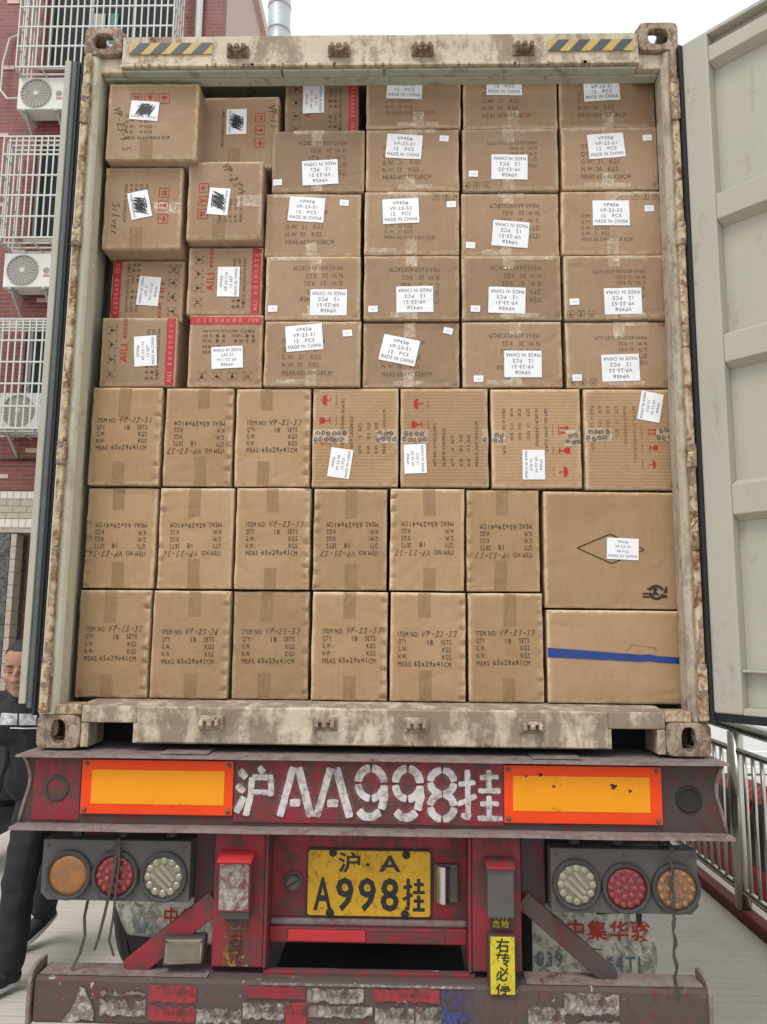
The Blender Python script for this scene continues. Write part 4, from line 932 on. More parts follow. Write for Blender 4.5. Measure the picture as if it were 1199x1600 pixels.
S(a, b, zb, zt, [(.70, 1.0), (.70, .60)], .018); S(a, b, zb, zt, [(.50, .84), (.92, .86)], .016); S(a, b, zb, zt, [(.46, .58), (.97, .58)], .017)
S(a, b, zb, zt, [(.70, .48), (.70, .06)], .018); S(a, b, zb, zt, [(.50, .32), (.92, .32)], .016); S(a, b, zb, zt, [(.44, .03), (1.0, .03)], .018)
strokes('spray_lettering', ST, YB - .0092, K['spray'])
# faint overspray round the strokes
t = NT('white_overspray'); c = t.coord(rand=False); f = t.noise(c, 60, 6, .8); f2 = t.noise(c, 8, 4, .6)
t.P(Base_Color=(.45, .40, .40), Roughness=.8, Alpha=t.mul(t.ramp(f, .42, .72, 0, .45), t.ramp(f2, .3, .65, .2, 1))); K['over'] = t.mat
strokes('overspray', [(p, w_ * 1.75) for p, w_ in ST], YB - .0044, K['over'])

# uprights below the beam, number panel between them
for x0, x1 in ((-.542, -.362), (.358, .530)):
    m_ = MB().box(x0, x1, -.030, .06, .525, .9865)
    part('upright', m_, K['red'], bevel=.006)
    part('upright_flange', MB().box(x1 + .0005 if x0 < 0 else x0 - .0105, x1 + .0105 if x0 < 0 else x0 - .0005, -.036, .12, .525, .986), K['red'], bevel=.003)
part('number_panel', MB().box(-.351, .3468, .066, .078, .640, .986), K['red'])
part('panel_rail', MB().box(-.351, .3468, .045, .0655, .640, .662), K['dust'], bevel=.006)
part('lower_rail', MB().box(-.351, .3468, .030, .09, .588, .6395), K['red'], bevel=.004)
part('red_reflective_tape', MB().box(-.285, -.010, .0255, .0295, .594, .632), K['rred'], bevel=.002)
part('red_reflective_tape', MB().box(-.006, .27, .0270, .0295, .594, .628), K['red'])
part('foot_plate', MB().box(-.36, .37, -.03, -.008, .500, .518), K['red'], bevel=.003)
part('panel_bar', MB().box(-.351, .3468, .047, .0655, .955, .985), K['red'], bevel=.004)
for x, w_ in ((-.20, .06), (.0, .04), (.16, .1)): part('worn_patch', MB().box(x, x + w_, .0445, .0468, .962, .982), K['rred'])
# number plate with rounded corners
def rrect(x0, x1, z0, z1, r, y, n=5):
    pts = []
    for cx, cz, a0 in ((x1 - r, z1 - r, 0), (x0 + r, z1 - r, 90), (x0 + r, z0 + r, 180), (x1 - r, z0 + r, 270)):
        for i in range(n + 1):
            t = math.radians(a0 + 90 * i / n); pts.append((cx + r * math.cos(t), y, cz + r * math.sin(t)))
    return pts
px0, px1, pz0, pz1 = -.221, .218, .672, .893
part('plate_backing', MB().prism(rrect(px0 - .006, px1 + .006, pz0 - .006, pz1 + .006, .012, .058), (0, .0075, 0)), K['black'])
np_ = part('number_plate', MB().prism(rrect(px0, px1, pz0, pz1, .010, .0545), (0, .003, 0)), K['plate'])
def flat_text(name, items, y, mat, parent, bold=.0):
    m_ = MB()
    for tx, x, z, cap, kw in items:
        vs, fs = text_at(tx, x, z, cap, kw.get('al', 'L'), bold=kw.get('bold', bold), width=kw.get('width')); m_.add([(u, y, v) for u, v in vs], fs)
    return m_.obj(name, mat, parent)
cx = (px0 + px1) / 2
flat_text('plate_lettering', [('沪', cx - .112, .826, .0525, dict(width=.080, bold=.022)), ('·', cx - .012, .822, .05, dict(width=.016, bold=.02)), ('A', cx + .036, .824, .056, dict(width=.078, bold=.022)),
    ('A', cx - .198, .692, .112, dict(width=.066, bold=.020)), ('9', cx - .118, .692, .112, dict(width=.064, bold=.020)), ('9', cx - .038, .692, .112, dict(width=.064, bold=.020)), ('8', cx + .042, .692, .112, dict(width=.066, bold=.020))], .0535, K['black'], np_)
GL = [([(.02, .72), (.42, .76)], .011), ([(.24, 1.0), (.25, .04), (.10, .09)], .012), ([(.0, .34), (.44, .50)], .011), ([(.72, 1.0), (.72, .60)], .012), ([(.50, .82), (.96, .82)], .011), ([(.46, .57), (1.0, .57)], .011), ([(.72, .48), (.72, .05)], .012), ([(.50, .30), (.96, .30)], .011), ([(.46, .03), (1.0, .03)], .012)]
m_ = MB()
for k, (pts, wd) in enumerate(GL):
    vs, fs = ribbon([(cx + .122 + .078 * u, .693 + .108 * v) for u, v in pts], wd); m_.add([(u, .0536 - .00006 * k, v) for u, v in vs], fs)
m_.obj('plate_lettering', K['black'], np_)
for x, z in ((-.132, .886), (.132, .882), (-.140, .682), (.128, .680)): bolt(x, .054, z, .010, np_, K['black'])
# plate lamp and knob
pl = part('plate_lamp', MB().box(.232, .318, .052, .0655, .722, .852), K['lampbox'], bevel=.003)
m_ = MB(); m_.prism([(.238 + .052 * i / 8, .0518 - .026 * math.sin(math.pi * i / 8), .724) for i in range(9)], (0, 0, .124)); m_.obj('chrome_cover', K['chrome'], pl)
for z in (.745, .83): bolt(.307, .052, z, .005, pl)
kn = part('lock_knob', MB().lathe((-.272, .0655, .784), (0, -1, 0), [(.033, 0), (.033, .008), (.026, .012), (.026, .030), (.020, .036), (.001, .037)], 24), K['lampbox'])
MB().bar((-.290, .029, .774), (-.254, .029, .794), .004, .007, (0, 1, 0)).obj('slot', K['dark'], kn)
# boxes with hoods on the uprights
for x0, x1, z0, z1, sk in ((-.517, -.398, .725, .902, 'rwhite'), (.404, .502, .722, .895, 'lampbox')):
    bx_ = part('tail_box', MB().box(x0 + .004, x1 - .004, -.095, -.0305, z0, z1 - .004), K['red'] if sk == 'rwhite' else K['lampbox'], bevel=.005)
    if sk == 'rwhite': MB().box(x0 + .010, x1 - .010, -.0972, -.0955, z0 + .008, z1 - .020).obj('peeling_film', K['fwhite'], bx_)
    m_ = MB().prism([(x0, -.031, z1 + .012), (x0, -.031, z1 - .003), (x0, -.105, z1 - .016), (x0, -.108, z1 - .008)], (x1 - x0, 0, 0)); m_.obj('hood', K['rred'] if x0 < 0 else K['red'], bx_, bevel=.002)
m_ = MB().box(-.505, -.410, -.060, -.0305, .690, .724); part('box_bracket', m_, K['lampbox'], bevel=.004)
# warning stickers on the uprights
part('sticker_plate', MB().box(.410, .501, -.093, -.0305, .480, .6625), K['reddirt'], bevel=.003)
sk = part('warning_sticker', MB().box(.415, .496, -.0955, -.0932, .484, .664), K['ystick'])
flat_text('sticker_text', [(ch, .456, z, .034, dict(al='C', bold=.02)) for ch, z in (('右', .620), ('转', .575), ('必', .530))] + [('停', .456, .4875, .026, dict(al='C', bold=.018, width=.05))], -.0965, K['black'], sk)
s2 = part('warning_sticker', MB().box(.424, .492, -.0335, -.0305, .668, .716), K['reddirt'])
flat_text('sticker_text', [('危险', .458, .673, .020, dict(al='C', bold=.012)), ('安全保险', .458, .700, .009, dict(al='C'))], -.0345, K['ystick'], s2)
s4 = part('worn_sticker', MB().box(-.500, -.412, -.0335, -.0305, .530, .640), flake('peeled_yellow_film', (.40, .26, .03), (.20, .04, .04), .52, .60))
flat_text('sticker_text', [('右', -.456, .594, .040, dict(al='C')), ('转', -.456, .542, .040, dict(al='C'))], -.0345, ink('peeled_black_print', (.05, .03, .02), .55, 45), s4)
s5 = part('worn_sticker', MB().box(-.486, -.418, -.0335, -.0305, .645, .688), K['reddirt'])
flat_text('sticker_text', [('危险', -.452, .653, .024, dict(al='C'))], -.0345, flake('worn_yellow_print', (.5, .3, .03), (.3, .15, .03), .48, .56), s5)

# bumper: hollow bar with turned-up end caps, peeling tape
m_ = MB(); n = 36
for i in range(n + 1):
    x = -1.128 + 2.266 * i / n; e = .004 * mnoise.noise((x * 2.5, 21, 2))
    m_.v += [(x, .03, .505), (x, -.070 + e, .503), (x, -.0815 + e, .492), (x, -.083 + e * 1.6, .43), (x, -.0815 + e, .366), (x, -.070 + e, .355), (x, .03, .352)]
for i in range(n):
    for k in range(7): m_.f.append([i * 7 + k, i * 7 + (k + 1) % 7, (i + 1) * 7 + (k + 1) % 7, (i + 1) * 7 + k]); m_.m.append(0)
part('bumper', m_, K['bump'])
m_ = MB().box(-1.12, -.545, -.066, .028, .5055, .509); part('dust_film', m_, K['dust'])
m_ = MB().box(.54, 1.13, -.066, .028, .5055, .509); part('dust_film', m_, K['dust'])
for s_ in (-1, 1):
    x = s_ * 1.137 - (.0 if s_ < 0 else 0)
    pts = [(x, -.088, .350), (x, -.094, .40), (x, -.092, .49), (x, -.080, .522), (x, -.03, .534), (x, .035, .532), (x, .035, .350)]
    part('end_cap', MB().prism(pts, (s_ * .014, 0, 0)), K['dust'], bevel=.003)
rngb = random.Random(11)
_pk = [0]
def patch(name, x0, x1, z0, z1, mat, y=-.0872, jag=.012, n=14):
    _pk[0] += 1; y -= .0003 * _pk[0]
    """torn-edged piece of tape stuck on the bumper"""
    n = 36; sd = rngb.random() * 90
    def f_(i, q): return jag * (.9 * abs(mnoise.noise((i * .11 + sd, q, 0))) + .45 * abs(mnoise.noise((i * .5 + sd, q, 4))))
    top = [(x0 + (x1 - x0) * i / n, z1 - 1.6 * f_(i, 1)) for i in range(n + 1)]; bot = [(x0 + (x1 - x0) * i / n, min(z0 + 1.6 * f_(i, 9), top[i][1] - .002)) for i in range(n + 1)]
    m_ = MB()
    for (u, v) in bot + top: m_.v.append((u, y, v))
    for (u, v) in bot + top: m_.v.append((u, y + .0015, v))
    for i in range(n): m_.f.append([i, i + 1, n + 2 + i, n + 1 + i]); m_.m.append(0)
    return part(name, m_, mat)
patch('red_tape', -.735, -.575, .432, .490, K['fred'], jag=.006); patch('red_tape', -.735, -.575, .372, .425, K['fred'], jag=.012); patch('white_tape', -.572, -.42, .366, .420, K['fwhite'], jag=.015)
patch('white_tape', -.90, -.745, .385, .445, K['fwhite'], jag=.02); patch('grey_film', -.90, -.745, .446, .470, K['dust'], jag=.03)
part('torn_label', MB().prism([(-1.030, -.0875, .365), (-1.0, -.0875, .400), (-.985, -.0875, .43), (-.972, -.0875, .478), (-.955, -.0875, .47), (-.935, -.0875, .435), (-.918, -.0875, .395), (-.922, -.0875, .372), (-.96, -.0875, .376), (-.985, -.0875, .366)], (0, .0015, 0)), K['rwhite'])
for x0, x1, z0, z1, mt, jg in ((-.415, -.205, .452, .494, 'red', .008), (-.415, -.275, .385, .442, 'rwhite', .02), (-.27, -.20, .372, .445, 'rred', .012), (-.195, .02, .396, .436, 'rwhite', .018), (-.20, -.01, .440, .492, 'rwhite', .02), (.02, .245, .448, .494, 'rred', .012), (.03, .16, .375, .436, 'rwhite', .022), (.165, .25, .364, .44, 'rwhite', .03), (.252, .352, .366, .494, 'bluestick', .028), (.66, .84, .42, .495, 'rwhite', .03), (.54, .66, .366, .45, 'rwhite', .04), (.70, .84, .366, .41, 'dust', .02)):
    patch('peeling_tape', x0, x1, z0, z1, K[{'rwhite': 'fwhite', 'rred': 'fred', 'bluestick': 'fblue'}.get(mt, mt)], jag=jg * .6)
part('white_strip', MB().box(-.36, .36, -.0855, -.0836, .4935, .5015), K['rwhite'])
flat_text('serial_print', [('1-0-2-0082559', .13, .372, .012, dict(width=.21))], -.0892, K['paper'], tr)

# braces and the rectangular side lamp
part('brace', MB().bar((-.535, -.0, .735), (-.83, .0, .500), .05, .075), K['red'], bevel=.004)
part('brace', MB().bar((.535, .0, .760), (.84, .0, .505), .05, .060), K['reddirt'], bevel=.004)
al = part('reversing_lamp', MB().prism([(-.704, -.052, .532), (-.564, -.052, .541), (-.560, -.052, .630), (-.700, -.052, .627)], (0, .05, 0)), K['lampring'], bevel=.006)
MB().prism([(-.697, -.056, .540), (-.571, -.056, .547), (-.567, -.056, .623), (-.694, -.056, .620)], (0, .0035, 0)).obj('lens', K['cwhite'], al, bevel=.002)
m_ = MB()
for i in range(14):
    for j in range(8): m_.box(-.690 + i * .0083, -.690 + i * .0083 + .0065, -.0575, -.0563, .547 + j * .0088, .547 + j * .0088 + .007)
o = m_.obj('lens_facets', K['lwhite'], al); o['kind'] = 'stuff'
for x, z in ((-.691, .543), (-.572, .550), (-.571, .618), (-.690, .614)): bolt(x, -.056, z, .003, al)

# lamp boxes: steel plate, three round LED lamps each
cell_me = MB().lathe((0, 0, 0), (0, -1, 0), [(.0098, 0), (.0095, .002), (.0072, .0045), (.0035, .0058), (.0005, .006)], 10)
_cells = {k: cell_me.mesh('led_cell', K[k], (0, 0, 0)) for k in ('cwhite', 'cred', 'camber', 'cdull')}
def cell(parent, x, y, z, key, scale=1.):
    o = bpy.data.objects.new('led_cell', _cells[key]); COL.objects.link(o); o.parent = parent; o.location = Vector((x, y, z)) - WL[parent]; o.scale = (scale, 1, scale)
def lampbox(x0, x1, z0, z1, lamps, cutleft):
    c = .025; pts = [(x0 + (c if cutleft else 0), -.055, z0), (x1 - (0 if cutleft else c), -.055, z0), (x1, -.055, z0 + (0 if cutleft else c)), (x1, -.055, z1), (x0, -.055, z1), (x0, -.055, z0 + (c if cutleft else 0))]
    lb = part('lamp_box', MB().prism(pts, (0, .07, 0)), K['lampbox'], bevel=.004)
    for x, z, kind in lamps:
        r = .074
        lp = MB().lathe((x, -.0555, z), (0, -1, 0), [(r + .009, 0), (r + .009, .012), (r + .004, .018), (r - .004, .016), (r - .006, .010)], 36).obj('round_lamp', K['lampring'], lb, smooth=False)
        MB().lathe((x, -.0555, z), (0, -1, 0), [(r - .005, 0), (r - .005, .010), (r * .7, .0125), (r * .3, .0138), (.001, .014)], 32).obj('lens', K['l' + kind], lp, smooth=True)
        y = -.0672
        for i in range(0 if kind == 'amber' and x < 0 else 12 if kind != 'red' else 14):
            t = 2 * math.pi * i / (12 if kind != 'red' else 14); cell(lp, x + .054 * math.cos(t), y, z + .054 * math.sin(t), 'c' + kind, 1.3 if kind == 'white' else 1.05)
        if kind == 'white':
            for q in (-1, 0, 1):
                MB().bar((x - .026 + q * .017, y - .003, z + .026 + q * .016), (x + .028 + q * .016 * .6, y - .003, z - .026 + q * .016), .012, .005, (0, 1, 0)).obj('led_bar', K['cwhite'], lp)
        elif kind == 'red':
            for i in range(7): t = 2 * math.pi * i / 7; cell(lp, x + .029 * math.cos(t), y - .0015, z + .029 * math.sin(t), 'cred', 1.1)
            cell(lp, x, y - .002, z, 'cred', 1.1)
        elif x > 0:
            for i in range(6): t = 2 * math.pi * i / 6; cell(lp, x + .028 * math.cos(t), y - .0015, z + .028 * math.sin(t), 'cdull', .9)
    for x in (x0 + .02, (x0 + x1) / 2, x1 - .02):
        for z in (z0 + .035, z1 - .02): bolt(x, -.0552, z, .0032, lb)
    return lb
lampbox(-1.143, -.622, .742, .944, ((-1.045, .828, 'amber'), (-.880, .829, 'red'), (-.710, .827, 'white')), True)
lampbox(.629, 1.131, .732, .942, ((.715, .826, 'white'), (.884, .817, 'red'), (1.053, .818, 'dull')), False)
# hangers: rail plus coil springs
for xs in ((-1.035, -.870, -.700), (.72, .87, 1.035)):
    part('hanger_rail', MB().box(min(xs) - .04, max(xs) + .05, -.03, .01, .972, .9855), K['dark'], bevel=.003)
    for x in xs:
        pts = [(x + .017 * math.cos(i * .9), -.012 + .017 * math.sin(i * .9), .946 + .026 * i / 30) for i in range(31)]
        sp = part('spring', MB().tube(pts, .0042, 6), K['lampring'])
        MB().cyl((x, -.012, .9445), (x, -.012, .9718), .010, n=10).obj('pin', K['dark'], sp)
# hanging straps and rope
def strapmesh(pts, w_):
    m_ = MB()
    for p in pts: m_.v += [(p[0] - w_ / 2, p[1], p[2]), (p[0] + w_ / 2, p[1] - .002, p[2]), (p[0] + w_ / 2, p[1] + .002, p[2]), (p[0] - w_ / 2, p[1] + .004, p[2])]
    for i in range(len(pts) - 1):
        for k in range(4): m_.f.append([4 * i + k, 4 * i + (k + 1) % 4, 4 * i + 4 + (k + 1) % 4, 4 * i + 4 + k]); m_.m.append(0)
    return m_
sA = strapmesh([(-.872, -.075, .955), (-.876, -.080, .87), (-.885, -.084, .80), (-.905, -.080, .70), (-.925, -.070, .62), (-.938, -.066, .585)], .010).obj('hanging_strap', K['strap']); tag(sA, 'frayed dark strap hanging slantwise in front of the left red lamp', 'strap', 'straps hanging from the trailer')
sB = strapmesh([(-.868, -.078, .955), (-.862, -.084, .88), (-.866, -.086, .80), (-.872, -.084, .70), (-.885, -.074, .62), (-.868, -.070, .57)], .008).obj('hanging_strap', K['strap']); tag(sB, 'dark strap hanging straight down in front of the left red lamp', 'strap', 'straps hanging from the trailer')
sC = strapmesh([(-.985, -.02, .742), (-.992, -.03, .68), (-.986, -.03, .62), (-1.0, -.03, .56), (-1.012, -.04, .53), (-1.02, -.045, .515)], .010).obj('hanging_strap', K['strap']); tag(sC, 'ragged pale ended strap hanging below the left lamp box', 'strap', 'straps hanging from the trailer')
pts = [(1.032 + .004 * math.sin(i * 1.7) - .00 * i, -.088 - .004 * math.cos(i * 1.3), .975 - .49 * i / 24) for i in range(25)]
pts[0] = (1.032, -.030, .972)
rope = MB().tube(pts, [.0055 + .0018 * math.sin(i * 2.1) for i in range(25)], 7).obj('knotted_rope', K['strap']); tag(rope, 'dark knotted rope hanging in front of the right amber lamp', 'rope')

# mudflaps behind the lamps, each a slightly curved sheet
def flap(name, outline, y, mat, label=None, parent=tr):
    m_ = MB(); n = len(outline)
    f_ = lambda x, z: y + .02 * math.sin(x * 5.) + .03 * (.6 - z) * (.6 - z)
    for u, v in outline: m_.v.append((u, f_(u, v), v))
    for u, v in outline: m_.v.append((u, f_(u, v) + .008, v))
    m_.f.append(list(range(n))); m_.f.append(list(range(n, 2 * n))[::-1]); m_.m += [0, 0]
    for i in range(n): m_.f.append([i, n + i, n + (i + 1) % n, (i + 1) % n]); m_.m.append(0)
    return m_.obj(name, mat, parent), f_
rf = [(.640, .325), (1.06, .318), (1.095, .325), (1.118, .345), (1.128, .375), (1.130, .40), (1.122, .515), (1.06, .518), (1.052, .535), (1.048, .585), (1.02, .60), (.99, .572), (.90, .565), (.84, .585), (.76, .568), (.71, .60), (.64, .60)]
fR, f_ = flap('mudflap', rf, .45, K['flap'])
def on_flap(name, items, mat, parent, f_, off=.004):
    m_ = MB()
    for tx, x, z, cap, kw in items:
        vs, fs = text_at(tx, x, z, cap, kw.get('al', 'L'), bold=kw.get('bold', 0), width=kw.get('width')); m_.add([(u, f_(u, v) - off, v) for u, v in vs], fs)
    return m_.obj(name, mat, parent)
on_flap('flap_lettering', [('中集华骏', .775, .478, .058, dict(width=.33, bold=.014))], ink('flap_red_print', (.42, .04, .03), .34, 40), fR, f_)
on_flap('flap_number', [('039', .655, .365, .058, dict(width=.10, bold=.01)), ('2164TJ', .845, .355, .060, dict(width=.215, bold=.01))], ink('flap_blue_print', (.10, .16, .18), .48, 30), fR, f_)
m_ = MB().box(.80, 1.06, .4385, .4415, .432, .436); part('flap_seam', m_, K['strap'])
lf = [(-1.06, .595), (-1.02, .50), (-.985, .44), (-.95, .345), (-.93, .30), (-.60, .30), (-.595, .61), (-.74, .60), (-.78, .625), (-.86, .60), (-.93, .615), (-1.0, .625)]
fL, g_ = flap('mudflap', lf, .43, K['flap'])
on_flap('flap_lettering', [('中华', -.845, .500, .052, dict(width=.13, bold=.014))], bpy.data.materials['flap_red_print'], fL, g_)
on_flap('flap_number', [('96', -.95, .355, .06, dict(width=.08, bold=.01))], bpy.data.materials['flap_blue_print'], fL, g_)
vs = [(-.975, .505), (-.90, .55), (-.865, .475), (-.965, .455)]
MB().poly([(u, g_(u, v) - .004, v) for u, v in vs]).obj('blue_patch', flake('flap_teal', (.12, .24, .26), (.2, .28, .28), .46, .62), fL)
m_ = MB().prism([(-.99, .425, .46), (-.60, .425, .42), (-.60, .425, .36), (-.80, .425, .30), (-.93, .425, .30)], (0, .004, 0)); part('torn_rubber', m_, K['dark'])
# wheels, axles, main beams
def wheel(x, y):
    wl = part('wheel', MB().lathe((x - .12, y, .5), (1, 0, 0), [(.30, .01), (.40, .0), (.475, .015), (.498, .04), (.500, .075), (.490, .078), (.490, .090), (.500, .093), (.500, .147), (.490, .150), (.490, .162), (.500, .165), (.498, .20), (.475, .225), (.40, .24), (.30, .23)], 40), K['rubber'], smooth=False)
    MB().lathe((x - .10, y, .5), (1, 0, 0), [(.295, 0), (.295, .2), (.25, .19), (.20, .10), (.001, .10)], 24).obj('rim', K['dark'], wl)
for y in (1.30, 2.62, 3.94):
    for x in (-1.08, -.80, .80, 1.08): wheel(x, y)
    part('axle', MB().cyl((-1.0, y, .5), (1.0, y, .5), .075), K['dark'])
for x in (-.45, .45):
    part('main_beam', MB().box(x - .07, x + .07, .13, 11.4, .70, 1.225), K['reddirt'])
part('added_dark_panel', MB().box(-.36, .36, .55, .62, .35, .95), K['dark'])  # dark panel added so the gap under the number panel reads black
part('added_dark_slab', MB().box(-.36, .36, .30, .545, .34, .40), K['dark'])  # added dark slab closing the same gap from below
for x0, x1 in ((-.62, -.545), (.535, .62)):
    part('side_bracket', MB().box(x0, x1, .01, .12, .70, .986), K['reddirt'], bevel=.004)
part('cross_tube', MB().box(-1.10, 1.10, .18, .26, .90, .985), K['reddirt'])
# ------------------------------------------------------------------ brick building with caged windows, left
FY = 8.5
t = NT('brick_tile'); c = t.coord(rand=False)
br = t.n('TexBrick', {'Vector': t.n('Mapping', {'Vector': t.n('TexCoord').outputs['Object'], 'Rotation': (math.pi / 2, 0, 0)}).outputs[0], 'Color1': (.22, .052, .042, 1), 'Color2': (.15, .033, .028, 1), 'Mortar': (.24, .155, .125, 1), 'Scale': 1.0, 'Mortar Size': .0045, 'Brick Width': .235, 'Row Height': .065, 'Bias': 0.})
n1 = t.noise(c, 2.2, 5); n2 = t.noise(c, 14, 4)
col = t.mix(t.ramp(n1, .35, .7, 0, .35), br.outputs[0], (.30, .11, .10)); col = t.mix(t.ramp(n2, .55, .75, 0, .3), col, (.12, .03, .028))
t.P(Base_Color=col, Roughness=.55); t.bump(t.mul(br.outputs[1], -1.), .4, .006); K['brick'] = t.mat
K['beige'] = plain('beige_tile', (.56, .40, .32), .5, var=.15); K['white_tile'] = plain('white_wall_tile', (.62, .59, .53), .4, var=.12); K['cream_tile'] = plain('cream_wall_tile', (.40, .35, .29), .4, var=.2)
K['stone'] = worn('dark_stone_slab', (.085, .10, .085), (.13, .14, .135), (.05, .055, .05), (.10, .12, .08), .5, .66, 3, 1., .35, bump=.1)
K['whitebar'] = plain('white_painted_bar', (.54, .55, .515), .45, var=.1); K['frame'] = plain('window_frame_grey', (.38, .40, .38), .4)
t = NT('window_glass'); t.P(Base_Color=(.02, .03, .028), Roughness=.3, Specular_IOR_Level=.15); t.n('TexNoise'); K['glass'] = t.mat
K['curtain'] = plain('teal_curtain', (.10, .26, .24), .8); K['wood'] = plain('dark_wood_door', (.07, .018, .014), .4, var=.3); K['shut'] = plain('brown_shutter', (.06, .045, .032), .6, var=.2)
K['ac'] = plain('ac_casing', (.66, .66, .63), .5, var=.05); K['acgrille'] = plain('ac_grille', (.30, .27, .25), .5); K['acdark'] = plain('ac_inner', (.06, .055, .055), .6)
bd = thing('brick_apartment_building', (-7, FY + 4, 0), 'red brick apartment building with pale accent bricks and caged windows, at the left', 'building')
wins = [(-5.68, -3.6, 10.45, 12.4), (-5.70, -4.3, 7.55, 9.25), (-5.62, -4.3, 4.70, 6.27)]
X0, X1, Z0, Z1 = -14.0, -2.83, 3.64, 13.6
# wall in panels round the openings
zc = sorted({Z0, Z1, *[w_[2] for w_ in wins], *[w_[3] for w_ in wins]})
m_ = MB()
for za, zb_ in zip(zc[:-1], zc[1:]):
    op = [w_ for w_ in wins if w_[2] <= za and w_[3] >= zb_]; x = X0
    for w_ in sorted(op): m_.box(x, w_[0], FY, FY + .25, za, zb_); x = w_[1]
    m_.box(x, X1, FY, FY + .25, za, zb_)
m_.obj('brick_wall', K['brick'], bd, origin=(0, FY, 0))
MB().box(X1 - .25, X1 - .001, FY + .251, FY + 8, 0, Z1).obj('side_wall', plain('pink_render', (.50, .36, .33), .8, var=.08), bd)
MB().box(X0, X1 - .26, FY + 7.5, FY + 8, 0, Z1).obj('back_wall', K['brick'], bd)
MB().box(X0, X1 + .1, FY - .1, FY + 8.1, Z1 + .001, Z1 + .25).obj('roof_slab', K['beige'], bd)
for w_ in wins:
    wd = MB(); a, b, za, zb_ = w_
    wd.box(a + .001, a + .06, FY + .10, FY + .16, za + .001, zb_ - .001); wd.box(b - .06, b - .001, FY + .10, FY + .16, za + .001, zb_ - .001)
    wd.box(a + .061, b - .061, FY + .10, FY + .16, za + .001, za + .06); wd.box(a + .061, b - .061, FY + .10, FY + .16, zb_ - .06, zb_ - .001)
    k = 2 if b - a < 1.5 else 3
    for i in range(1, k): x = a + (b - a) * i / k; wd.box(x - .025, x + .025, FY + .101, FY + .159, za + .061, zb_ - .061)
    wo_ = wd.obj('window', K['frame'], bd)
    for i in range(k):
        xa = a + (b - a) * i / k + .035; xb = a + (b - a) * (i + 1) / k - .035
        MB().box(xa, xb, FY + .125, FY + .131, za + .062, zb_ - .062).obj('pane', K['glass'], wo_)
    MB().box(a - .05, b + .05, FY - .06, FY + .099, za - .05, za - .001).obj('sill', K['cream_tile'], wo_)
for xa, xb, mt in ((-4.72, -4.55, 'curtain'), (-4.95, -4.76, 'frame')): MB().box(xa, xb, FY + .085, FY + .098, 10.52, 11.5).obj('curtain', K[mt], bd)
# pale accent bricks
acc = MB().box(-.1, .1, -.012, -.0005, -.031, .031); acc_me = None
spots = []
z = 3.85; k = 0
while z < 13.2:
    for x in [(-13.5 + i * 1.28 + (.43 * (k % 3))) for i in range(9)]:
        if x < X1 - .15 and not any(w_[0] - .15 < x < w_[1] + .15 and w_[2] - .08 < z < w_[3] + .06 for w_ in wins): spots.append((x, z))
    z += .39; k += 1
for i, (x, z) in enumerate(spots):
    if acc_me is None: acc_me = acc.mesh('accent_brick', K['beige'], (0, 0, 0))
    o = bpy.data.objects.new('accent_brick', acc_me); COL.objects.link(o); o.parent = bd; o.location = Vector((x, FY, z)) - WL[bd]
# ground floor: tiled band, stone pillar, recess with door
MB().box(X0, X1, FY - .02, FY + .5, 3.015, 3.625).obj('band_wall', K['cream_tile'], bd)
tm = {}
def tile(w_, h_, mat):
    key = (w_, h_, mat.name)
    if key not in tm: tm[key] = MB().box(-w_ / 2, w_ / 2, -.012, 0, -h_ / 2, h_ / 2).mesh('tile', mat, (0, 0, 0))
    return tm[key]
def tiles(x0, x1, z, w_, h_, mat, y, off=0.):
    x = x0 + off
    while x < x1:
        o = bpy.data.objects.new('tile', tile(round(w_ - .008, 4), round(h_ - .008, 4), mat)); COL.objects.link(o); o.parent = bd; o.location = Vector((x + w_ / 2, y, z)) - WL[bd]; x += w_
for z, h_, w_, mt in ((3.565, .11, .10, 'white_tile'), (3.455, .10, .2, 'cream_tile'), (3.355, .10, .2, 'cream_tile'), (3.262, .085, .2, 'cream_tile'), (3.150, .13, .10, 'white_tile')):
    tiles(-6.9, -4.5, z, w_, h_, K[mt], FY - .0205, 0 if z != 3.355 else .1)
MB().box(-6.6, -5.60, FY - .01, FY + .5, 0, 3.0145).obj('stone_pillar', K['stone'], bd)
for i in range(9):
    for j in range(4): 
        xa = -6.58 + j * .245
        MB().box(xa, xa + .238, FY - .026, FY - .0105, .02 + i * .332, .02 + i * .332 + .324).obj('stone_slab', K['stone'], bd)
for i in range(16): MB().box(-5.598, -5.52, FY - .02, FY + .2, .01 + i * .187, .01 + i * .187 + .18).obj('edge_tile', K['cream_tile'], bd)
MB().box(-5.519, -2.9, FY + .8, FY + .9, 0, 3.014).obj('shop_wall', K['shut'], bd)
for i in range(8): MB().box(-5.45, -4.2, FY + .76, FY + .798, 2.02 + i * .115, 2.02 + i * .115 + .10).obj('shutter_slat', K['shut'], bd)
dd = MB().box(-5.42, -4.35, FY + .74, FY + .795, .02, 2.0).obj('door', K['wood'], bd, bevel=.01)
MB().box(-5.30, -5.22, FY + .70, FY + .739, .95, 1.1).obj('handle', K['chrome'], dd)
MB().box(X0, -6.61, FY - .005, FY + .4, 0, 3.0145).obj('shop_front', K['stone'], bd)
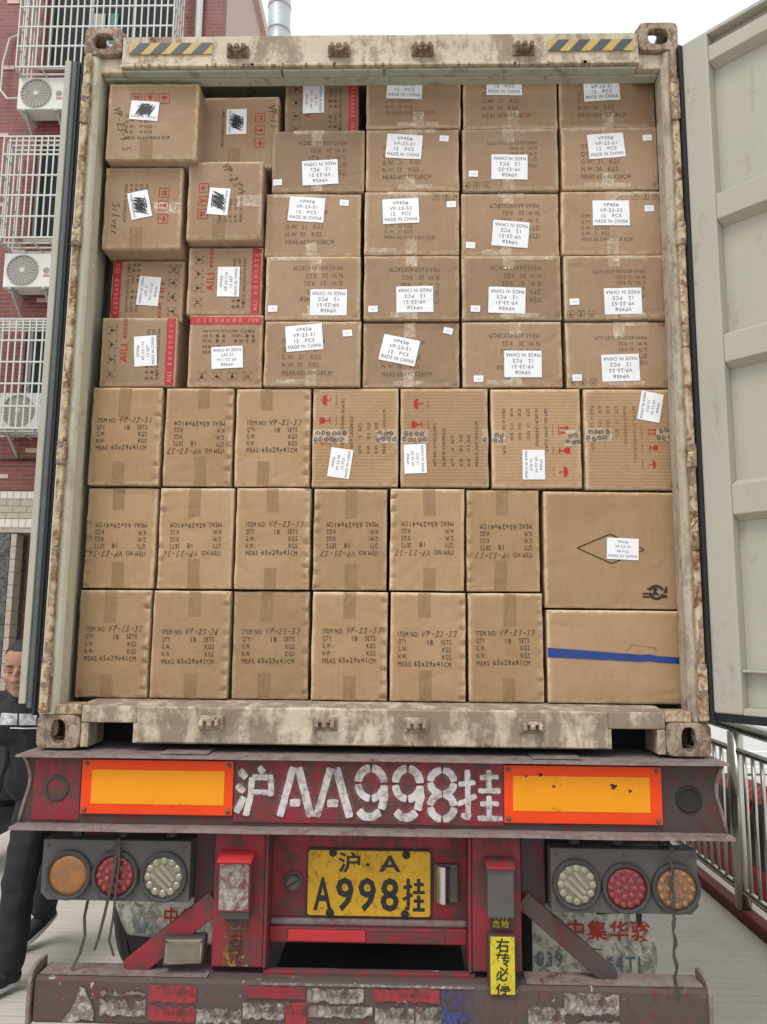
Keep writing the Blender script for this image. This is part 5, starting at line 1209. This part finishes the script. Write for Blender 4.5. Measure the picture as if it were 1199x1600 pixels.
# down pipe, cables
MB().cyl((-3.19, FY - .06, 3.7), (-3.19, FY - .06, 13.5), .055, n=16).obj('down_pipe', K['whitebar'], bd, smooth=True)
for z in (5., 7.5, 10., 11.9): MB().cyl((-3.19, FY - .06, z), (-3.19, FY - .06, z + .05), .066, n=16).obj('pipe_clip', K['frame'], bd)
MB().tube([(-14, FY - .05, 4.13), (-9, FY - .05, 4.10), (-6.0, FY - .05, 4.09), (-4.6, FY - .05, 4.10), (-3, FY - .05, 4.08)], .018).obj('cable', K['black'], bd)

# window cages of white bars
def cage(x0, x1, z0, z1, y0, label, hz):
    cg = thing('window_cage', ((x0 + x1) / 2, FY, z0), label, 'window cage', 'window cages on the brick building'); b = .0095
    me_v = MB().box(-b, b, -b, b, z0, z1).mesh('upright_bar', K['whitebar'], (0, 0, 0)); me_d = MB().box(-b, b, y0 + .012, FY - .02, -b, b).mesh('side_bar', K['whitebar'], (0, 0, 0))
    def put(name, me, loc):
        o = bpy.data.objects.new(name, me); COL.objects.link(o); o.parent = cg; o.location = Vector(loc) - WL[cg]; WL[o] = Vector(loc)
    n = int(round((x1 - x0) / .098))
    for i in range(n + 1): put('upright_bar', me_v, (x0 + (x1 - x0) * i / n, y0, 0))
    m2 = MB().box(x0 - b, x1 + b, -b * 1.1, b * 1.1, -b * 1.2, b * 1.2).mesh('cross_bar', K['whitebar'], (0, 0, 0))
    for z in hz: put('cross_bar', m2, (0, y0 - .0025, z))
    k = int((FY - y0) / .1)
    for x in (x0, x1):
        for i in range(1, k): put('upright_bar', me_v, (x, y0 + (FY - y0) * i / k, 0))
        for z in hz: put('side_bar', me_d, (x, 0, z))
    for i in range(1, 4): put('floor_bar', m2, (0, y0 + (FY - y0) * i / 4, z0))
    for i in range(0, 7): put('floor_bar', me_d, (x0 + (x1 - x0) * i / 6, 0, z0 - .015))
    for i in range(1, 5): put('roof_bar', m2, (0, y0 + (FY - y0) * i / 5, z1))
    return cg
cage(-5.79, -3.42, 10.02, 12.2, 7.9, 'large white barred window cage at the top left of the brick building', (10.03, 10.375, 10.70, 11.04, 11.4, 11.8, 12.19))
cage(-5.87, -4.35, 7.28, 8.90, 7.9, 'white barred window cage between the two air conditioners', (7.29, 7.62, 7.95, 8.27, 8.60, 8.89))
cage(-5.95, -4.3, 4.42, 6.05, 7.9, 'lowest white barred window cage, enclosing an air conditioner', (4.43, 4.75, 5.08, 5.40, 5.72, 6.04))
# air conditioners on brackets
def aircon(x0, z0, label, y1=FY - .12, stick=False):
    w_, h_, d_ = .80, .53, .29; y0 = y1 - d_
    ac = thing('air_conditioner', (x0 + w_ / 2, y1, z0), label, 'air conditioner', 'air conditioners on the brick building')
    MB().box(x0, x0 + w_, y0, y1, z0, z0 + h_).obj('casing', K['ac'], ac, bevel=.012)
    cx, cz, r = x0 + .285, z0 + h_ / 2, .225
    fg = MB().lathe((cx, y0 - .002, cz), (0, -1, 0), [(r + .012, 0), (r + .012, .012), (r - .004, .014), (r - .006, .001), (.001, .001)], 36).obj('fan_grille', K['acgrille'], ac)
    for i in range(24):
        t_ = 2 * math.pi * i / 24; MB().bar((cx + .05 * math.cos(t_), y0 - .012, cz + .05 * math.sin(t_)), (cx + r * math.cos(t_ + .35), y0 - .012, cz + r * math.sin(t_ + .35)), .004, .006, (0, 1, 0)).obj('grille_bar', K['ac'], fg)
    MB().lathe((cx, y0 - .012, cz), (0, -1, 0), [(.045, 0), (.04, .006), (.001, .008)], 20).obj('hub', K['whitebar'], fg)
    if stick: MB().box(x0 + .60, x0 + .74, y0 - .003, y0 - .0005, z0 + .32, z0 + .44).obj('sticker', K['bluestick'], ac)
    else:
        MB().lathe((x0 + .64, y0 - .001, z0 + .26), (0, -1, 0), [(.05, 0), (.001, .002)], 14).obj('sticker', K['acgrille'], ac); MB().box(x0 + .60, x0 + .69, y0 - .004, y0 - .0005, z0 + .16, z0 + .20).obj('sticker', plain('pink_sticker', (.45, .25, .25)) if 'pink_sticker' not in bpy.data.materials else bpy.data.materials['pink_sticker'], ac)
    for x in (x0 + .12, x0 + .62):
        m_ = MB(); m_.bar((x, y0 - .02, z0 - .02), (x, FY - .001, z0 - .02), .035, .035); m_.bar((x, y0 + .04, z0 - .04), (x, FY - .001, z0 - .33), .03, .03); m_.obj('bracket', K['frame'], ac)
    return ac
aircon(-5.83, 9.47, 'white air conditioner high on the brick wall under the top window cage')
aircon(-5.825, 6.61, 'white air conditioner below the second window cage on the brick wall')
aircon(-5.73, 4.47, 'white air conditioner with a blue sticker inside the lowest window cage', stick=True)
MB().tube([(-6.10, FY - .02, 11.05), (-6.22, FY - .06, 10.95), (-6.27, FY - .10, 10.5), (-6.26, FY - .12, 10.0), (-6.10, FY - .2, 9.8), (-5.82, FY - .3, 9.74)], .016).obj('hose', K['whitebar'], bd)
# building behind with a chimney and an aerial
nb = thing('white_plaster_building', (-4.5, 17, 0), 'white plaster building with sloping brown roof edge behind the brick one', 'building')
MB().prism([(-8, 14.2, 0), (-3.0, 14.2, 0), (-3.0, 14.2, 15.6), (-3.78, 14.2, 15.55), (-4.15, 14.2, 17.2), (-8, 14.2, 17.4)], (0, 6, 0)).obj('wall', plain('white_plaster', (.68, .66, .66), .8, var=.05), nb)
MB().bar((-3.76, 14.12, 15.3), (-4.22, 14.12, 17.4), .16, .16).obj('roof_edge', plain('brown_fascia', (.30, .17, .09), .7), nb)
MB().box(-4.4, -3.0, 14.05, 14.19, 13.2, 13.4).obj('ledge', K['beige'], nb)
for i in range(4):
    wn_ = MB().box(-7.3 + i * 1.05, -6.6 + i * 1.05, 14.14, 14.195, 9, 10.4).obj('window', K['frame'], nb); MB().box(-7.25 + i * 1.05, -6.65 + i * 1.05, 14.10, 14.138, 9.05, 10.35).obj('pane', K['glass'], wn_)
ch = thing('metal_chimney', (-2.93, 14.8, 0), 'pale ribbed metal flue pipe rising behind the container header at left', 'chimney')
MB().cyl((-2.98, 14.5, 0), (-2.98, 14.5, 18.5), .27, n=28).obj('pipe', plain('pale_steel', (.52, .57, .60), .35, metal=.5, var=.04), ch, smooth=True)
for z in (14.9, 15.25, 15.6, 15.95, 16.6, 17.2): MB().lathe((-2.98, 14.5, z), (0, 0, 1), [(.272, 0), (.285, .015), (.285, .03), (.272, .045)], 28).obj('seam_ring', K['frame'], ch)
an = thing('roof_aerial', (-3.35, 14.3, 15.5), 'thin metal roof aerial beside the metal flue pipe', 'aerial')
m_ = MB().cyl((-3.36, 14.0, 14.6), (-3.36, 14.0, 16.6), .02); m_.obj('mast', K['frame'], an)
for z, l in ((15.98, .20), (16.4, .26)): MB().cyl((-3.36 - l, 14.0, z), (-3.36 + l * .6, 14.0, z + .05), .014).obj('arm', K['frame'], an)
MB().tube([(-3.50, 14.0, 16.6), (-3.42, 14.0, 16.2), (-3.36, 14.0, 15.9), (-3.28, 14.0, 15.6), (-3.24, 14.0, 15.2)], .014).obj('stay', K['frame'], an)
# ------------------------------------------------------------------ railing, red car, scooter
rl = thing('steel_railing', (2.135, 3, 0), 'stainless steel railing along the red kerb, right of the trailer', 'railing')
rx = 2.135
for y in (-1.4, .34, 2.08, 3.82, 5.56, 7.3, 9.04, 10.8): MB().cyl((rx, y, .0725), (rx, y, 1.085), .045, n=20).obj('post', K['steel'], rl, smooth=True)
ya, yb_ = -1.4, 10.8
MB().cyl((rx, ya, 1.118), (rx, yb_, 1.118), .036, n=16).obj('top_rail', K['steel'], rl, smooth=True)
MB().cyl((rx, ya, .978), (rx, yb_, .978), .019, n=12).obj('middle_rail', K['steel'], rl, smooth=True)
MB().cyl((rx, ya, .178), (rx, yb_, .178), .019, n=12).obj('lower_rail', K['steel'], rl, smooth=True)
bal = MB().cyl((0, 0, .179), (0, 0, .977), .0125, n=10).mesh('baluster', K['steel'], (0, 0, 0)); bal.polygons.foreach_set('use_smooth', [True] * len(bal.polygons))
y = -1.29
while y < 10.7:
    if min(abs(y - p) for p in (-1.4, .34, 2.08, 3.82, 5.56, 7.3, 9.04, 10.8)) > .06:
        o = bpy.data.objects.new('baluster', bal); COL.objects.link(o); o.parent = rl; o.location = Vector((rx, y, 0)) - WL[rl]
    y += .116
# red hatchback parked on the lower road, nose away
K['carred'] = NT('car_paint_red').P(Base_Color=(.42, .012, .022), Roughness=.25, Coat_Weight=1., Coat_Roughness=.04).mat
t = NT('car_paint_noise')
K['carglass'] = NT('car_glass').P(Base_Color=(.012, .014, .016), Roughness=.05, Specular_IOR_Level=.7).mat
for nm in ('carred', 'carglass'):
    nt = K[nm].node_tree; nz = nt.nodes.new('ShaderNodeTexNoise'); nz.inputs['Scale'].default_value = 9; mr = nt.nodes.new('ShaderNodeMapRange'); mr.inputs[3].default_value = .05; mr.inputs[4].default_value = .3
    nt.links.new(nz.outputs[0], mr.inputs[0]); nt.links.new(mr.outputs[0], nt.nodes['Principled BSDF'].inputs['Roughness'])
CX, CY, CZ = 3.42, 4.05, -.946
car = thing('parked_car', (CX, CY, CZ), 'shiny red hatchback parked beyond the steel railing', 'car')
prof = [(-1.92, .32), (-1.95, .55), (-1.93, .80), (-1.90, .92), (-1.70, 1.22), (-1.45, 1.43), (-.9, 1.49), (-.2, 1.48), (.30, 1.36), (.75, 1.08), (.95, .98), (1.5, .90), (1.85, .78), (1.98, .60), (1.98, .35), (1.7, .24), (-1.7, .24)]
def inset(z): return .84 if z < .62 else .84 - (z - .62) * .06 if z < .98 else .815 - (z - .98) * .42
m_ = MB(); N = len(prof)
for sx_ in (-1, -.9, -.6, 0, .6, .9, 1):
    for y, z in prof:
        e = inset(z); yy = y * (1 - .05 * abs(sx_) ** 4); m_.v.append((CX + sx_ * e, CY + yy, CZ + z - .02 * abs(sx_) ** 3 * (1 if z > 1.3 else 0)))
for r in range(6):
    for i in range(N): m_.f.append([r * N + i, r * N + (i + 1) % N, (r + 1) * N + (i + 1) % N, (r + 1) * N + i]); m_.m.append(0)
m_.f += [list(range(N)), list(range(6 * N, 7 * N))[::-1]]; m_.m += [0, 0]
cb = m_.obj('body', K['carred'], car, smooth=False, bevel=.03, seg=3)
for s_ in (-1, 1):
    for ya, yb2 in ((-1.45, -.72), (-.66, .05), (.11, .66)):
        za, zb2 = CZ + 1.0, CZ + 1.37; ta = ya + (.12 if ya < -1.2 else 0); tb = yb2 - (.36 if yb2 > .3 else 0)
        q = [(CX + s_ * (inset(1.0) + .006), CY + ya, za), (CX + s_ * (inset(1.0) + .006), CY + yb2, za), (CX + s_ * (inset(1.37) + .006), CY + tb, zb2), (CX + s_ * (inset(1.37) + .006), CY + ta, zb2)]
        MB().prism(q, (s_ * .004, 0, .002)).obj('side_window', K['carglass'], car)
    MB().bar((CX + s_ * .86, CY - .34, CZ + .86), (CX + s_ * .86, CY - .14, CZ + .86), .02, .025).obj('door_handle', K['carred'], car)
    MB().sphere((CX + s_ * .93, CY + .55, CZ + 1.02), (.09, .06, .07)).obj('mirror', K['carred'], car, smooth=True)
    MB().prism([(CX + s_ * .60, CY - 1.93, CZ + .80), (CX + s_ * .83, CY - 1.86, CZ + .80), (CX + s_ * .80, CY - 1.80, CZ + 1.02), (CX + s_ * .64, CY - 1.86, CZ + 1.02)], (0, -.02, 0)).obj('tail_lamp', K['lred'], car)
    for y in (-1.25, 1.25):
        wl = MB().lathe((CX + s_ * .66, CY + y, CZ + .31), (s_, 0, 0), [(.20, .0), (.30, .0), (.315, .03), (.315, .16), (.30, .19), (.20, .19)], 28).obj('wheel', K['rubber'], car)
        MB().lathe((CX + s_ * .70, CY + y, CZ + .31), (s_, 0, 0), [(.205, 0), (.205, .145), (.17, .15), (.15, .13), (.04, .14), (.001, .145)], 20).obj('rim', K['steel'], wl)
MB().prism([(CX - .56, CY - 1.81, CZ + 1.03), (CX + .56, CY - 1.81, CZ + 1.03), (CX + .48, CY - 1.55, CZ + 1.36), (CX - .48, CY - 1.55, CZ + 1.36)], (0, -.03, .03)).obj('rear_window', K['carglass'], car)
MB().prism([(CX - .62, CY + .80, CZ + 1.07), (CX + .62, CY + .80, CZ + 1.07), (CX + .54, CY + .36, CZ + 1.36), (CX - .54, CY + .36, CZ + 1.36)], (0, .03, .03)).obj('windscreen', K['carglass'], car)
# scooter standing behind the man
sx0, sy0 = -2.80, 3.08
sc_ = thing('motor_scooter', (sx0, sy0, 0), 'parked scooter with chrome mirror and red dash cowl, behind the man', 'scooter')
for y in (-.62, .62):
    wl = MB().lathe((sx0 - .05, sy0 + y, .23), (1, 0, 0), [(.14, .0), (.22, .01), (.23, .05), (.22, .09), (.14, .10)], 24).obj('wheel', K['rubber'], sc_); MB().lathe((sx0 - .035, sy0 + y, .23), (1, 0, 0), [(.145, 0), (.145, .07), (.001, .07)], 16).obj('rim', K['steel'], wl)
K['scred'] = plain('scooter_red_plastic', (.36, .015, .04), .3, var=.05)
MB().prism([(sx0 - .18, sy0 - .55, .40), (sx0 + .18, sy0 - .55, .40), (sx0 + .22, sy0 - .46, .75), (sx0 + .17, sy0 - .38, 1.16), (sx0 - .17, sy0 - .38, 1.16), (sx0 - .22, sy0 - .46, .75)], (0, .06, 0)).obj('front_shield', K['black'], sc_, bevel=.02)
MB().box(sx0 - .15, sx0 + .15, sy0 - .46, sy0 + .25, .24, .34).obj('floorboard', K['black'], sc_, bevel=.03)
MB().prism([(sx0 - .16, sy0 + .1, .34), (sx0 - .16, sy0 + .85, .45), (sx0 - .16, sy0 + .85, .66), (sx0 - .16, sy0 + .1, .72)], (.32, 0, 0)).obj('rear_body', K['black'], sc_, bevel=.05)
MB().box(sx0 - .14, sx0 + .14, sy0 + .05, sy0 + .75, .72, .80).obj('seat', K['black'], sc_, bevel=.04)
MB().cyl((sx0, sy0 - .66, .3), (sx0, sy0 - .40, 1.05), .03).obj('steering_column', K['steel'], sc_)
MB().tube([(sx0 - .34, sy0 - .30, 1.06), (sx0 - .12, sy0 - .40, 1.04), (sx0 + .12, sy0 - .40, 1.04), (sx0 + .34, sy0 - .30, 1.06)], .016).obj('handlebar', K['chrome'], sc_)
for s_ in (-1, 1):
    MB().tube([(sx0 + s_ * .24, sy0 - .36, 1.06), (sx0 + s_ * .30, sy0 - .38, 1.26), (sx0 + s_ * .33, sy0 - .38, 1.34)], .008).obj('mirror_stem', K['chrome'], sc_); MB().sphere((sx0 + s_ * .34, sy0 - .38, 1.39), (.09, .025, .06)).obj('mirror', K['chrome'], sc_, smooth=True)
MB().sphere((sx0, sy0 - .40, 1.19), (.20, .09, .05)).obj('dash_cowl', K['scred'], sc_, smooth=True)
MB().sphere((sx0, sy0 - .50, .92), (.10, .06, .08)).obj('headlamp', K['glass'], sc_, smooth=True)
# ------------------------------------------------------------------ the man walking beside the trailer
K['skin'] = None
t = NT('skin'); c = t.coord(); f = t.noise(c, 30, 5); t.P(Base_Color=t.mix(f, (.34, .175, .115), (.41, .22, .145)), Roughness=.5, Subsurface_Weight=.08, Subsurface_Radius=(.01, .004, .002)); t.bump(t.noise(c, 160, 3), .1, .002); K['skin'] = t.mat
K['shirt'] = plain('black_cotton', (.012, .013, .017), .85, var=.25, scale=30); K['pants'] = plain('black_trousers', (.010, .010, .013), .8, var=.3, scale=30)
K['hair'] = plain('black_hair', (.012, .010, .010), .7, var=.3, scale=120); K['shoe'] = plain('dark_trainer', (.014, .015, .02), .7, var=.2); K['sole'] = plain('white_sole', (.62, .61, .58), .6)
MX, MY = -1.732, 1.08
def remesh(m_, name, mat, parent, vox, sm=6, fac=.5, disp=None):
    o = m_.obj(name, mat, parent, smooth=True)
    r = o.modifiers.new('remesh', 'REMESH'); r.mode = 'VOXEL'; r.voxel_size = vox; r.use_smooth_shade = True
    s_ = o.modifiers.new('smooth', 'SMOOTH'); s_.iterations = sm; s_.factor = fac
    dg = bpy.context.evaluated_depsgraph_get(); me = bpy.data.meshes.new_from_object(o.evaluated_get(dg)); old = o.data
    o.modifiers.clear(); o.data = me; me.name = name
    if not me.materials: me.materials.append(mat)
    if disp:
        for v in me.vertices:
            p = v.co + WL[o]; v.co += v.normal * disp(p)
    me.polygons.foreach_set('use_smooth', [True] * len(me.polygons)); return o
man = thing('person', (MX, MY, 0), 'man in black t-shirt and black trousers walking beside the trailer, looking down', 'person')
P = lambda x, y, z: (MX + x, MY + y, z)
# joints (facing the camera and to its left, leaning forward in mid-stride)
hip = P(.06, .16, .90); chest = P(.0, .05, 1.25); neckb = P(-.02, .0, 1.385); head = P(-.035, -.055, 1.478)
lhip, rhip = P(.18, .18, .88), P(.0, .15, .88)
lkn, rkn = P(.07, .22, .52), P(.015, -.04, .49)
lank, rank = P(-.075, .46, .17), P(.02, -.10, .10)
shL, shR = P(.185, .10, 1.275), P(-.195, .07, 1.275); elL, elR = P(.26, .16, 1.06), P(-.27, .08, 1.05); wrL, wrR = P(.25, .02, .84), P(-.26, -.14, .90)
b = MB()
b.capsule(hip, chest, .13, .135); b.capsule(chest, neckb, .12, .07); b.capsule(neckb, (head[0], head[1] + .01, head[2] - .05), .058, .054)
b.capsule(lhip, lkn, .082, .055); b.capsule(rhip, rkn, .082, .055); b.capsule(lkn, lank, .054, .036); b.capsule(rkn, rank, .054, .036)
b.capsule(shL, elL, .05, .04); b.capsule(shR, elR, .05, .04); b.capsule(elL, wrL, .04, .027); b.capsule(elR, wrR, .04, .027); b.capsule(shL, shR, .065, .065)
# head turned to the left and bent down: local axes
yaw, pit = math.radians(6), math.radians(14)
Rh = (Matrix.Rotation(yaw, 3, 'Z') @ Matrix.Rotation(pit, 3, 'X')) * 1.12
def H(x, y, z): return tuple(Vector(head) + Rh @ Vector((x, y, z)))       # -y is the face
def ell(mb, c, r, n=20, k=14):
    t_ = MB(); t_.sphere((0, 0, 0), r, n, k); c = Vector(c); mb.add([tuple(Vector(head) + Rh @ (Vector(v) + c)) for v in t_.v], t_.f)
ell(b, (0, .010, .035), (.076, .095, .085)); ell(b, (0, -.018, -.035), (.070, .072, .084)); ell(b, (0, -.055, -.088), (.036, .034, .030)); ell(b, (0, -.02, -.078), (.064, .058, .045))
ell(b, (0, -.088, -.008), (.013, .022, .030), 12, 8); ell(b, (0, -.101, -.026), (.017, .014, .012), 12, 8); ell(b, (-.015, -.092, -.029), (.010, .011, .009), 10, 7); ell(b, (.015, -.092, -.029), (.010, .011, .009), 10, 7)
for s_ in (-1, 1):
    ell(b, (s_ * .030, -.072, .024), (.024, .014, .010), 12, 8); ell(b, (s_ * .042, -.056, -.030), (.026, .026, .026), 12, 8); ell(b, (s_ * .078, .012, -.012), (.011, .022, .034), 12, 8); ell(b, (s_ * .029, -.072, .006), (.018, .012, .011), 12, 8)
ell(b, (0, -.083, -.058), (.026, .011, .007), 12, 8); ell(b, (0, -.080, -.069), (.022, .011, .008), 12, 8)
# hands with five fingers
for wr, el, s_ in ((wrL, elL, 1), (wrR, elR, -1)):
    d = (Vector(wr) - Vector(el)).normalized(); sd = Vector((0, -1, 0)); sd = (sd - d * sd.dot(d)).normalized(); nrm = d.cross(sd) * s_
    w0 = Vector(wr); b.capsule(w0, w0 + d * .075, .030, .034)
    for i, (o_, l_) in enumerate(((-.030, .075), (-.010, .085), (.011, .080), (.030, .062))):
        k0 = w0 + d * .085 + sd * o_; k1 = k0 + d * l_ * .55 - nrm * .012; k2 = k1 + d * l_ * .35 - nrm * .028
        b.capsule(k0, k1, .0095, .0088, 8); b.capsule(k1, k2, .0088, .0075, 8)
    k0 = w0 + d * .03 + sd * .03; k1 = k0 + sd * .035 + d * .03; k2 = k1 + d * .035 - nrm * .012; b.capsule(k0, k1, .013, .011, 8); b.capsule(k1, k2, .011, .008, 8)
body = remesh(b, 'body', K['skin'], man, .0058, 5, .45)
# hair: close cropped cap; brows, closed eyes, mouth line
h_ = MB(); cap = []
n1_, n2_ = 24, 12
for i in range(n2_ + 1):
    for k in range(n1_):
        t_ = 2 * math.pi * k / n1_; fr = max(0, -math.sin(t_)); lim = math.radians(50 + 36 * max(0, (.75 - fr) / .75) ** 1.4 if fr > 0 else 86 + 28 * math.sin(t_)); ph = lim * i / n2_
        r_ = 1.03 + .012 * mnoise.noise((k * .9, i * .9, 3))
        h_.v.append(H(.0775 * r_ * math.sin(ph) * math.cos(t_), .012 + .097 * r_ * math.sin(ph) * math.sin(t_), .036 + .087 * r_ * math.cos(ph)))
for i in range(n2_):
    for k in range(n1_): h_.f.append([i * n1_ + k, i * n1_ + (k + 1) % n1_, (i + 1) * n1_ + (k + 1) % n1_, (i + 1) * n1_ + k]); h_.m.append(0)
h_.obj('hair', K['hair'], man, smooth=True)
for s_ in (-1, 1):
    MB().tube([H(s_ * .012, -.0885, .027), H(s_ * .028, -.088, .034), H(s_ * .048, -.076, .028)], [.0032, .0045, .0022], 6).obj('eyebrow', K['hair'], man, smooth=True)
    MB().tube([H(s_ * .015, -.0835, .004), H(s_ * .029, -.086, .0005), H(s_ * .044, -.0755, .004)], [.0012, .0022, .0012], 6).obj('eyelid', K['hair'], man, smooth=True)
    MB().sphere(H(s_ * .008, -.1095, -.0345), .0032).obj('nostril', K['wood'], man)
K['lip'] = plain('lips', (.28, .10, .085), .5, var=.1)
MB().tube([H(-.024, -.086, -.0675), H(-.010, -.0945, -.0625), H(0, -.0955, -.064), H(.010, -.0945, -.0625), H(.024, -.086, -.0675)], [.001, .0032, .0036, .0032, .001], 6).obj('lips', K['lip'], man, smooth=True)
# clothes
fold = lambda p: .006 * mnoise.noise((p.x * 9, p.y * 9, p.z * 16)) + .003 * mnoise.noise((p.x * 25, p.y * 25, p.z * 30))
s_ = MB(); s_.capsule(P(.06, .15, .87), chest, .158, .16); s_.capsule(chest, P(-.015, .05, 1.30), .145, .072); s_.capsule(shL, shR, .082, .082); s_.capsule(P(.10, .06, 1.2), P(-.10, .03, 1.2), .13, .13); s_.capsule(P(.13, .15, .92), P(-.03, .12, .92), .135, .135)
for sh, el in ((shL, elL), (shR, elR)):
    e2 = Vector(sh).lerp(Vector(el), .80); s_.capsule(sh, e2, .075, .066)
shirt = remesh(s_, 't_shirt', K['shirt'], man, .011, 4, .5, fold)
p_ = MB(); p_.capsule(P(.06, .16, .92), hip, .135, .14)
for a, k, e in ((lhip, lkn, lank), (rhip, rkn, rank)):
    p_.capsule(a, k, .108, .080); e2 = Vector(k).lerp(Vector(e), .93); p_.capsule(k, e2, .080, .066)
trousers = remesh(p_, 'trousers', K['pants'], man, .011, 4, .5, lambda p: .009 * mnoise.noise((p.x * 10, p.y * 10, p.z * 18)))
MB().box(MX + .155, MX + .185, MY + .075, MY + .079, .80, .83).obj('trouser_logo', K['paper'], man)
# printed strip on the chest
def chest_y(x, z):
    best = None
    ok, loc, nor, idx = shirt.ray_cast(Vector((x, MY - 1, z)) - WL[shirt], Vector((0, 1, 0)))
    return loc.y + WL[shirt].y if ok else MY - .12
m_ = MB(); n = 24
for j in range(5):
    for i in range(n + 1):
        x = MX - .115 + .27 * i / n; z = 1.205 + .055 * j / 4; m_.v.append((x, chest_y(x, z) - .003, z))
for j in range(4):
    for i in range(n):
        if i in (8, 16): continue
        m_.f.append([j * (n + 1) + i, j * (n + 1) + i + 1, (j + 1) * (n + 1) + i + 1, (j + 1) * (n + 1) + i]); m_.m.append(0)
t = NT('shirt_print'); c = t.coord(); t.P(Base_Color=t.mix(t.ramp(t.noise(c, 38, 4), .4, .6), (.55, .56, .58), (.26, .27, .29)), Roughness=.7)
m_.obj('shirt_print', t.mat, man)
m_ = MB()
for i in range(20):
    x = MX - .06 + .16 * i / 20; m_.add([(x, chest_y(x, 1.19) - .003, 1.187), (x + .006, chest_y(x + .006, 1.19) - .003, 1.187), (x + .006, chest_y(x + .006, 1.19) - .003, 1.193), (x, chest_y(x, 1.19) - .003, 1.193)], [(0, 1, 2, 3)])
m_.obj('shirt_lettering', K['paper'], man)
# shoes
def shoe(ank, dirv, lift):
    a = Vector(ank); d = Vector(dirv).normalized(); sd = Vector((-d.y, d.x, 0)).normalized(); u = sd.cross(d) * -1
    if u.z < 0: u = -u
    heel = a - d * .055 - u * (.075 - lift); toe = heel + d * .265
    m_ = MB(); m_.capsule(heel + u * .04 + d * .03, toe + u * .022 - d * .03, .040, .030); m_.capsule(a - u * .02, heel + u * .045 + d * .05, .045, .045); m_.capsule(heel + u * .035 + d * .10, toe + u * .025 - d * .06, .044, .038)
    sh = remesh(m_, 'shoe', K['shoe'], man, .008, 5)
    m_ = MB(); n = 22; out = []
    for i in range(n):
        t_ = 2 * math.pi * i / n; lx = math.cos(t_); q = .1325 + .145 * lx; wd = (.041 + .006 * lx) * math.sin(t_); out.append(heel + d * q + sd * wd - u * .004)
    m_.prism(out, u * .024); m_.obj('sole', K['sole'], sh, bevel=.004)
    MB().tube([a + d * .05 - u * .015 + sd * .03, a + d * .07 - u * .008, a + d * .05 - u * .015 - sd * .03], .004, 6).obj('lace', K['sole'], sh)
shoe(rank, (-.45, -.9, 0), .0)
shoe(lank, (-.40, -.75, -.42), .0)
# sheet of paper in his right hand
pp = MB(); w0 = Vector(wrR); 
pp.prism([w0 + Vector((-.10, -.05, -.20)), w0 + Vector((.07, -.06, -.20)), w0 + Vector((.09, -.05, .0)), w0 + Vector((-.08, -.04, .01))], (0, .003, 0))
tag(pp.obj('paper_sheet', K['paper']), 'white sheet of paper held in the walking man\'s hand', 'paper')
